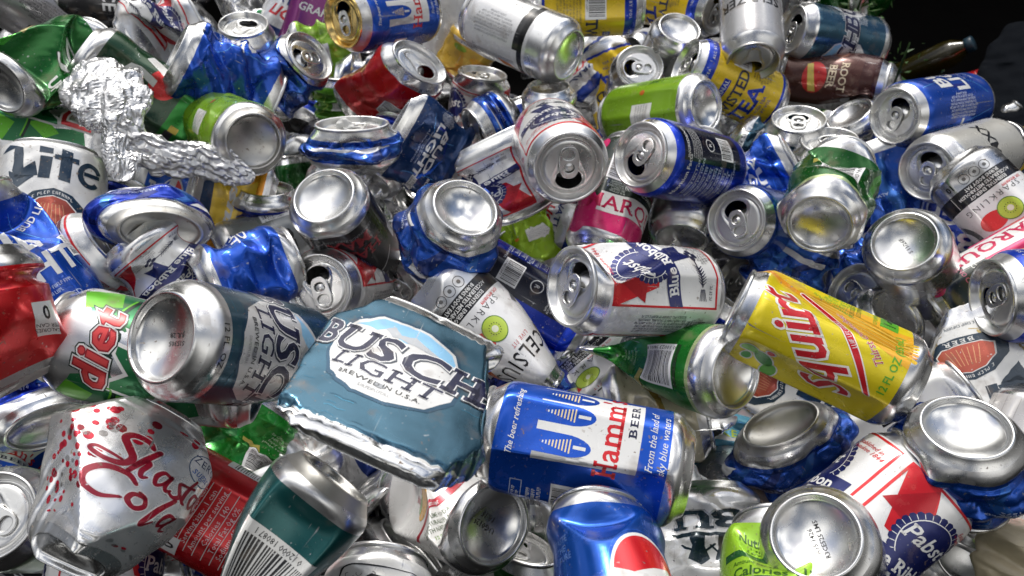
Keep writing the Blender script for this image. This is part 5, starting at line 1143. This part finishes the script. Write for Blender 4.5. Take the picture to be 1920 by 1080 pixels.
C('dark silver crumpled can behind the sunken oval lid and red can', 'm', 690,175,108,-10,0, PALE, [('squash',0,60,50,.5),('crumple',5,26)], seed=111, back=.02)
C('clear silver rim of a can under the stained lime base', 'l', 610,300,122,150,10, PALE, [('flat',0,.3),CRU(.5,6)], tab=False, seed=112, back=.012)
C('silver base in shadow below the blue and dark green crushed can', 'b', 870,310,120,60,-30, PALE, [CRU(.5,6)], seed=113, back=.03)
C('tilted grey lid wedged right of the pale silver can, near the top edge', 'l', 1130,80,95,-70,40, PALE, [], mouth=-90, seed=114, back=.02)
C('dark grey can at the top edge right of the small yellow tea can', 'm', 1425,20,95,75,0, A(silverplain,(.20,.20,.21,.5)), [('crumple',1,40)], seed=115, back=.01)
C('glass clear silver can end at the top edge above the blue grey can', 'b', 1490,-5,95,70,-30, PALE, [], seed=116, back=.03)
C('blue wrapped can crushed below the royal blue can', 'm', 1790,275,112,10,0, BW2, [('flat',0,.4),('crumple',6,24)], seed=117, back=.01)
C('grey silver can edge between the royal blue can and the open patterned one', 'm', 1655,290,112,-30,0, PALE, [('flat',0,.6),('crumple',4,28)], seed=118, back=.03)
C('blue can slipping down between the dark green can and large bright base', 'm', 1648,380,122,-70,0, BW, [('flat',0,.6),('crumple',4,30)], seed=119, back=.01)
C('silver collar of a can tucked above the large bright base', 'b', 1690,355,120,-120,-20, PALE, [CRU(.4,6)], seed=120, back=.02)
C('thin silver and amber can edge at the right edge under the yellow standing can', 'm', 1918,330,105,60,0, A(goldfruit), [('crumple',3,26)], seed=121, name='soda_can')
C('grey crumpled can filling the dark gap at the top edge left of the purple can', 'm', 470,-5,100,20,0, PALE, [('crumple',4,28)], seed=140)
# ------------------------------------------------------------------ foil, cloth, bottle, leaves
def tube_sheet(name, label, cat, path, mat, amp, wl, flat=.45, seed=1, n=64, m=90, amp2=0, wl2=6):
    """crumpled bundle: path rows are (px, py, D, half width mm); closed all round, flattened towards the pile"""
    P = np.array(path, float); t = np.linspace(0, len(P)-1, m); k = np.clip(t.astype(int), 0, len(P)-2); f = (t-k)[:,None]; f = f*f*(3-2*f)
    Q = P[k]*(1-f)+P[k+1]*f
    cen = np.array([CP+ray(q[0], q[1])*(FPX*.066/q[2]) for q in Q])*1000
    r, u, c = frame_at(P[:,0].mean(), P[:,1].mean()); d = np.gradient(cen, axis=0); d /= np.linalg.norm(d, axis=1, keepdims=True)
    s = np.cross(d, c); s /= np.linalg.norm(s, axis=1, keepdims=True); th = np.arange(n)*2*math.pi/n
    e = np.sqrt(np.clip(1-np.abs(np.linspace(-1, 1, m))**6, 0, 1))
    w = Q[:,3]*e; V = cen[:,None]+s[:,None]*(w[:,None]*np.cos(th))[:,:,None]+c*((w[:,None]*flat*np.sin(th))[:,:,None])
    V = V.reshape(-1, 3); rg = np.random.RandomState(seed); D = np.zeros_like(V)
    for a_, l_, q_ in ((amp, wl, 6), (amp2*1.6, wl2*2.2, 5), (amp2, wl2, 6)):
        for q in range(q_ if a_ else 0):
            v = rg.normal(size=3); v /= np.linalg.norm(v); g = rg.normal(size=3); g /= np.linalg.norm(g); l = l_*rg.uniform(.5, 1.6); x = (V+2.2*D)@v/l+rg.uniform(0, 4)
            D += ((2*np.abs(x-np.floor(x+.5))*2-1)*a_*rg.uniform(.4, 1))[:,None]*(g*.5+c*.6)
    V = (V+D*np.repeat(e, n)[:,None])*.001; o0 = V.mean(0)
    i, j = np.meshgrid(np.arange(n), np.arange(m-1)); i2 = (i+1)%n
    F = np.stack([j*n+i, j*n+i2, (j+1)*n+i2, (j+1)*n+i], -1).reshape(-1, 4)
    o = mesh_obj(name, V-o0, F, mat); o.location = o0; o['label'] = label; o['category'] = cat; return o
tube_sheet('foil_ball', 'large crumpled sheet of kitchen foil at upper left, trailing downwards', 'foil', [(170,108,140,16),(188,150,142,34),(208,195,144,34),(228,245,146,17),(226,290,148,15),(232,340,150,11)], M_FOIL, 5.2, 24, seed=3, n=200, m=240, amp2=.85, wl2=5)
tube_sheet('foil_strip', 'smaller crumpled strip of kitchen foil running right from the large sheet', 'foil', [(225,232,147,12),(256,272,146,14),(300,296,145,16),(370,300,143,15),(430,318,142,14),(478,335,142,9)], M_FOIL, 4.2, 20, seed=5, n=140, m=200, amp2=.8, wl2=4.5)
M_CLOTH = plain('navy_cloth', (.0025,.004,.007), rough=.9, scale=900, bump=.6); M_CLOTH.node_tree.nodes['Principled BSDF'].inputs['Specular IOR Level'].default_value = .1
tube_sheet('dark_cloth', 'dark navy cloth lying in the shadow at the upper right edge', 'cloth', [(1925,40,80,30),(1905,120,84,46),(1895,200,90,50),(1880,300,96,20)], M_CLOTH, 4, 40, seed=7, n=60, m=60)
M_CREAM = plain('cream_wrapper', (.42,.36,.24), rough=.45, scale=50, bump=.5)
tube_sheet('paper_cup', 'crumpled cream and silver wrapper in the bottom right corner', 'wrapper', [(1925,975,200,10),(1905,1020,205,20),(1900,1075,205,22),(1915,1110,205,16)], M_CREAM, 4, 24, seed=9, n=70, m=70)
tube_sheet('white_scrap', 'white paper scraps lying inside the sunken oval lid', 'scrap', [(630,236,134,3),(645,233,134,6),(662,238,134,3)], plain('white_paper',(.7,.7,.68),rough=.6), 1.2, 6, seed=2, n=30, m=30)
def bottle():
    root = link(bpy.data.objects.new('bottle', None)); Rm, pos = pose(1756,112,70,28,12); put(root, Rm, pos)
    root['label'] = 'dark yellow bottle with blue cap lying in the shadow at upper right'; root['category'] = 'bottle'
    g = plain('amber_plastic', (.022,.018,.003), rough=.2, bump=.1); b = plain('blue_cap', (.006,.03,.05), rough=.4)  # bottle and cap colours lowered to carry the cavity's shade
    V, F = lathe([(.1,-70),(22,-69),(24,-64),(24,20),(21,32),(12,46),(11,56)], 40); mesh_obj('body', V*.001, F, g, root)
    V, F = lathe([(12.8,48),(13.4,49),(13.4,59),(12.4,60.5),(.1,60.5)], 40); mesh_obj('cap', V*.001, F, b, root)
bottle()
M_LEAF = plain('leaf_green', (.035,.10,.012), rough=.5, scale=200)
def weed(label, px, py, D, n, seed, size=16):
    rnd = random.Random(seed); V = []; F = []
    for _ in range(n):
        c = np.array([rnd.gauss(0, 22), rnd.gauss(0, 15), rnd.gauss(0, 22)]); d = np.array([rnd.gauss(0,1) for _ in range(3)]); d /= np.linalg.norm(d)
        s = np.cross(d, [rnd.gauss(0,1) for _ in range(3)]); s /= np.linalg.norm(s); L = rnd.uniform(.6, 1.3)*size; w = L*.2; k = len(V); nn = np.cross(d, s)*L*.12
        V += [c, c+d*L*.35+s*w+nn, c+d*L, c+d*L*.35-s*w+nn, c+d*L*.4]; F += [(k,k+1,k+4),(k+1,k+2,k+4),(k+2,k+3,k+4),(k+3,k,k+4)]
    pos = CP+ray(px, py)*(FPX*.066/D); o = link(bpy.data.objects.new('leafy_sprig', None)); o.location = pos; o['label'] = label; o['category'] = 'plant'
    l = mesh_obj('leaves', np.array(V)*.001, F, M_LEAF, o); V = np.array([[0,0,-50],[2,0,0],[-2,0,0],[0,2,40],[0,-2,40.]]); mesh_obj('stem', V*.001, [(0,1,3,2),(0,2,4,1),(1,3,4),(2,3,4)], M_LEAF, o)
weed('green leafy sprig in the dark beyond the top of the heap', 1608,18,86,26,1)
weed('dim leafy sprig left of the dark yellow bottle', 1685,135,96,40,2,10)
C('dark red can lost in the shadow behind the royal blue one', 'm', 1828,172,80,20,-10, A(cokered), [('dent',0,60,6,0,.6)], seed=130, back=.05, name='soda_can')

# ------------------------------------------------------------------ cans filling the gaps underneath
def short(l):
    l = re.split(r'( with | lying | in | on | at | above | beside | behind | near | between | under | left of | right of | cut | showing| standing| pinched| crushed| squashed| squeezed| below |,| tucked | half | beneath | turned | wedged | facing | of | over )', l)[0]
    return l
heroes = [(l, x, y) for (_, l, x, y) in CANS]
protos = []
for art, w, ops, nm in ((PALE,'silver',[('dent',0,60,9,20,.8),('crumple',3,30)],'beer_can'), (BW2,'blue',[CRU(.5,9),('crumple',4,28)],'beer_can'), (A(natural),'white and blue',[('crumple',5,30),('dent',0,60,8,0,.8)],'beer_can'),
    (A(greencan,False,(.008,.09,.012,.5)),'dark green',[('flat',0,.4),('crumple',4,30)],'soda_can'), (A(zero_cherry),'black',[('dent',30,60,9,-20,.9),('crumple',2,30)],'soda_can'), (PALE,'grey',[('flat',0,.5),('crumple',5,26)],'beer_can'),
    (PALE,'silver flattened',[('flat',0,.78),('crush',16,106,.35,7,2,3),('crumple',4,28,1)],'beer_can'), (A(pbr),'white flattened',[('flat',20,.75),('crush',16,106,.4,8,2,3),('crumple',4,30,1)],'beer_can'), (BW2,'blue flattened',[('flat',-30,.8),('crush',16,106,.4,9,2,4),('crumple',5,30,1)],'beer_can')):
    if w == 'silver' or True:
        r = can(nm, 'x', 'can', ('m', 960, 500, 100, 0, 0), art, ops=ops, nu=64, seed=200+len(protos)); CANS.pop(); protos.append((r, w))
rnd = random.Random(77); used_first = set(); seen = {}; spots = []
for gy in range(-1, 13):
    for gx in range(-1, 18):
        px = gx*118+rnd.uniform(-30, 30)+(59 if gy % 2 else 0); py = gy*95+rnd.uniform(-25, 25)
        if px > 1640 and py < 190: continue
        if px < -90 or px > 2010 or py > 1150 or py < -60: continue
        spots.append((px, py, 0))
for _ in range(62):
    px, py = rnd.uniform(20, 1900), rnd.uniform(20, 1040)
    if px > 1600 and py < 230: continue
    spots.append((px, py, 1))
def kids(o): return [c for c in bpy.data.objects if c.parent == o]
KIDS = {r.name: [(c, kids(c)) for c in kids(r)] for r, _ in protos}
for (px, py, lv) in spots:
    k = rnd.choice((6,6,7,8) if lv else (0,0,0,1,2,3,4,5,5)); r, w = protos[k]
    if k in used_first:
        c = r.copy(); S.collection.objects.link(c)
        for ch, gs in KIDS[r.name]:
            d = ch.copy(); S.collection.objects.link(d); d.parent = c
            for g in gs: e = g.copy(); S.collection.objects.link(e); e.parent = d
    else: c = r; used_first.add(k)
    d = ray(px, py); tz = ((-.045-rnd.uniform(0, .025) if lv else -.10-rnd.uniform(0, .04))-CAM_H)/d[2]; pos = CP+d*tz
    q = [rnd.gauss(0,1) for _ in range(4)]; from_q = __import__('mathutils').Quaternion(q).normalized()
    c.rotation_euler = from_q.to_euler(); c.location = pos
    l, hx, hy = min(heroes, key=lambda h: (h[1]-px)**2+(h[2]-py)**2)
    side = ('right of' if px > hx else 'left of') if abs(px-hx) > abs(py-hy) else ('below' if py > hy else 'above')
    lab = f'dented {w} can in the gap {side} the {short(l)}' if len(short(l).split()) < 8 else f'dented {w} can {side} the {short(l)}'
    lab = ' '.join(lab.split()[:16]); seen[lab] = seen.get(lab, 0)+1; c['label'] = lab; c['group'] = 'shadowed cans filling the gaps'; c['category'] = 'can'
for k, (r, w) in enumerate(protos):
    if k not in used_first: raise RuntimeError('unused proto')
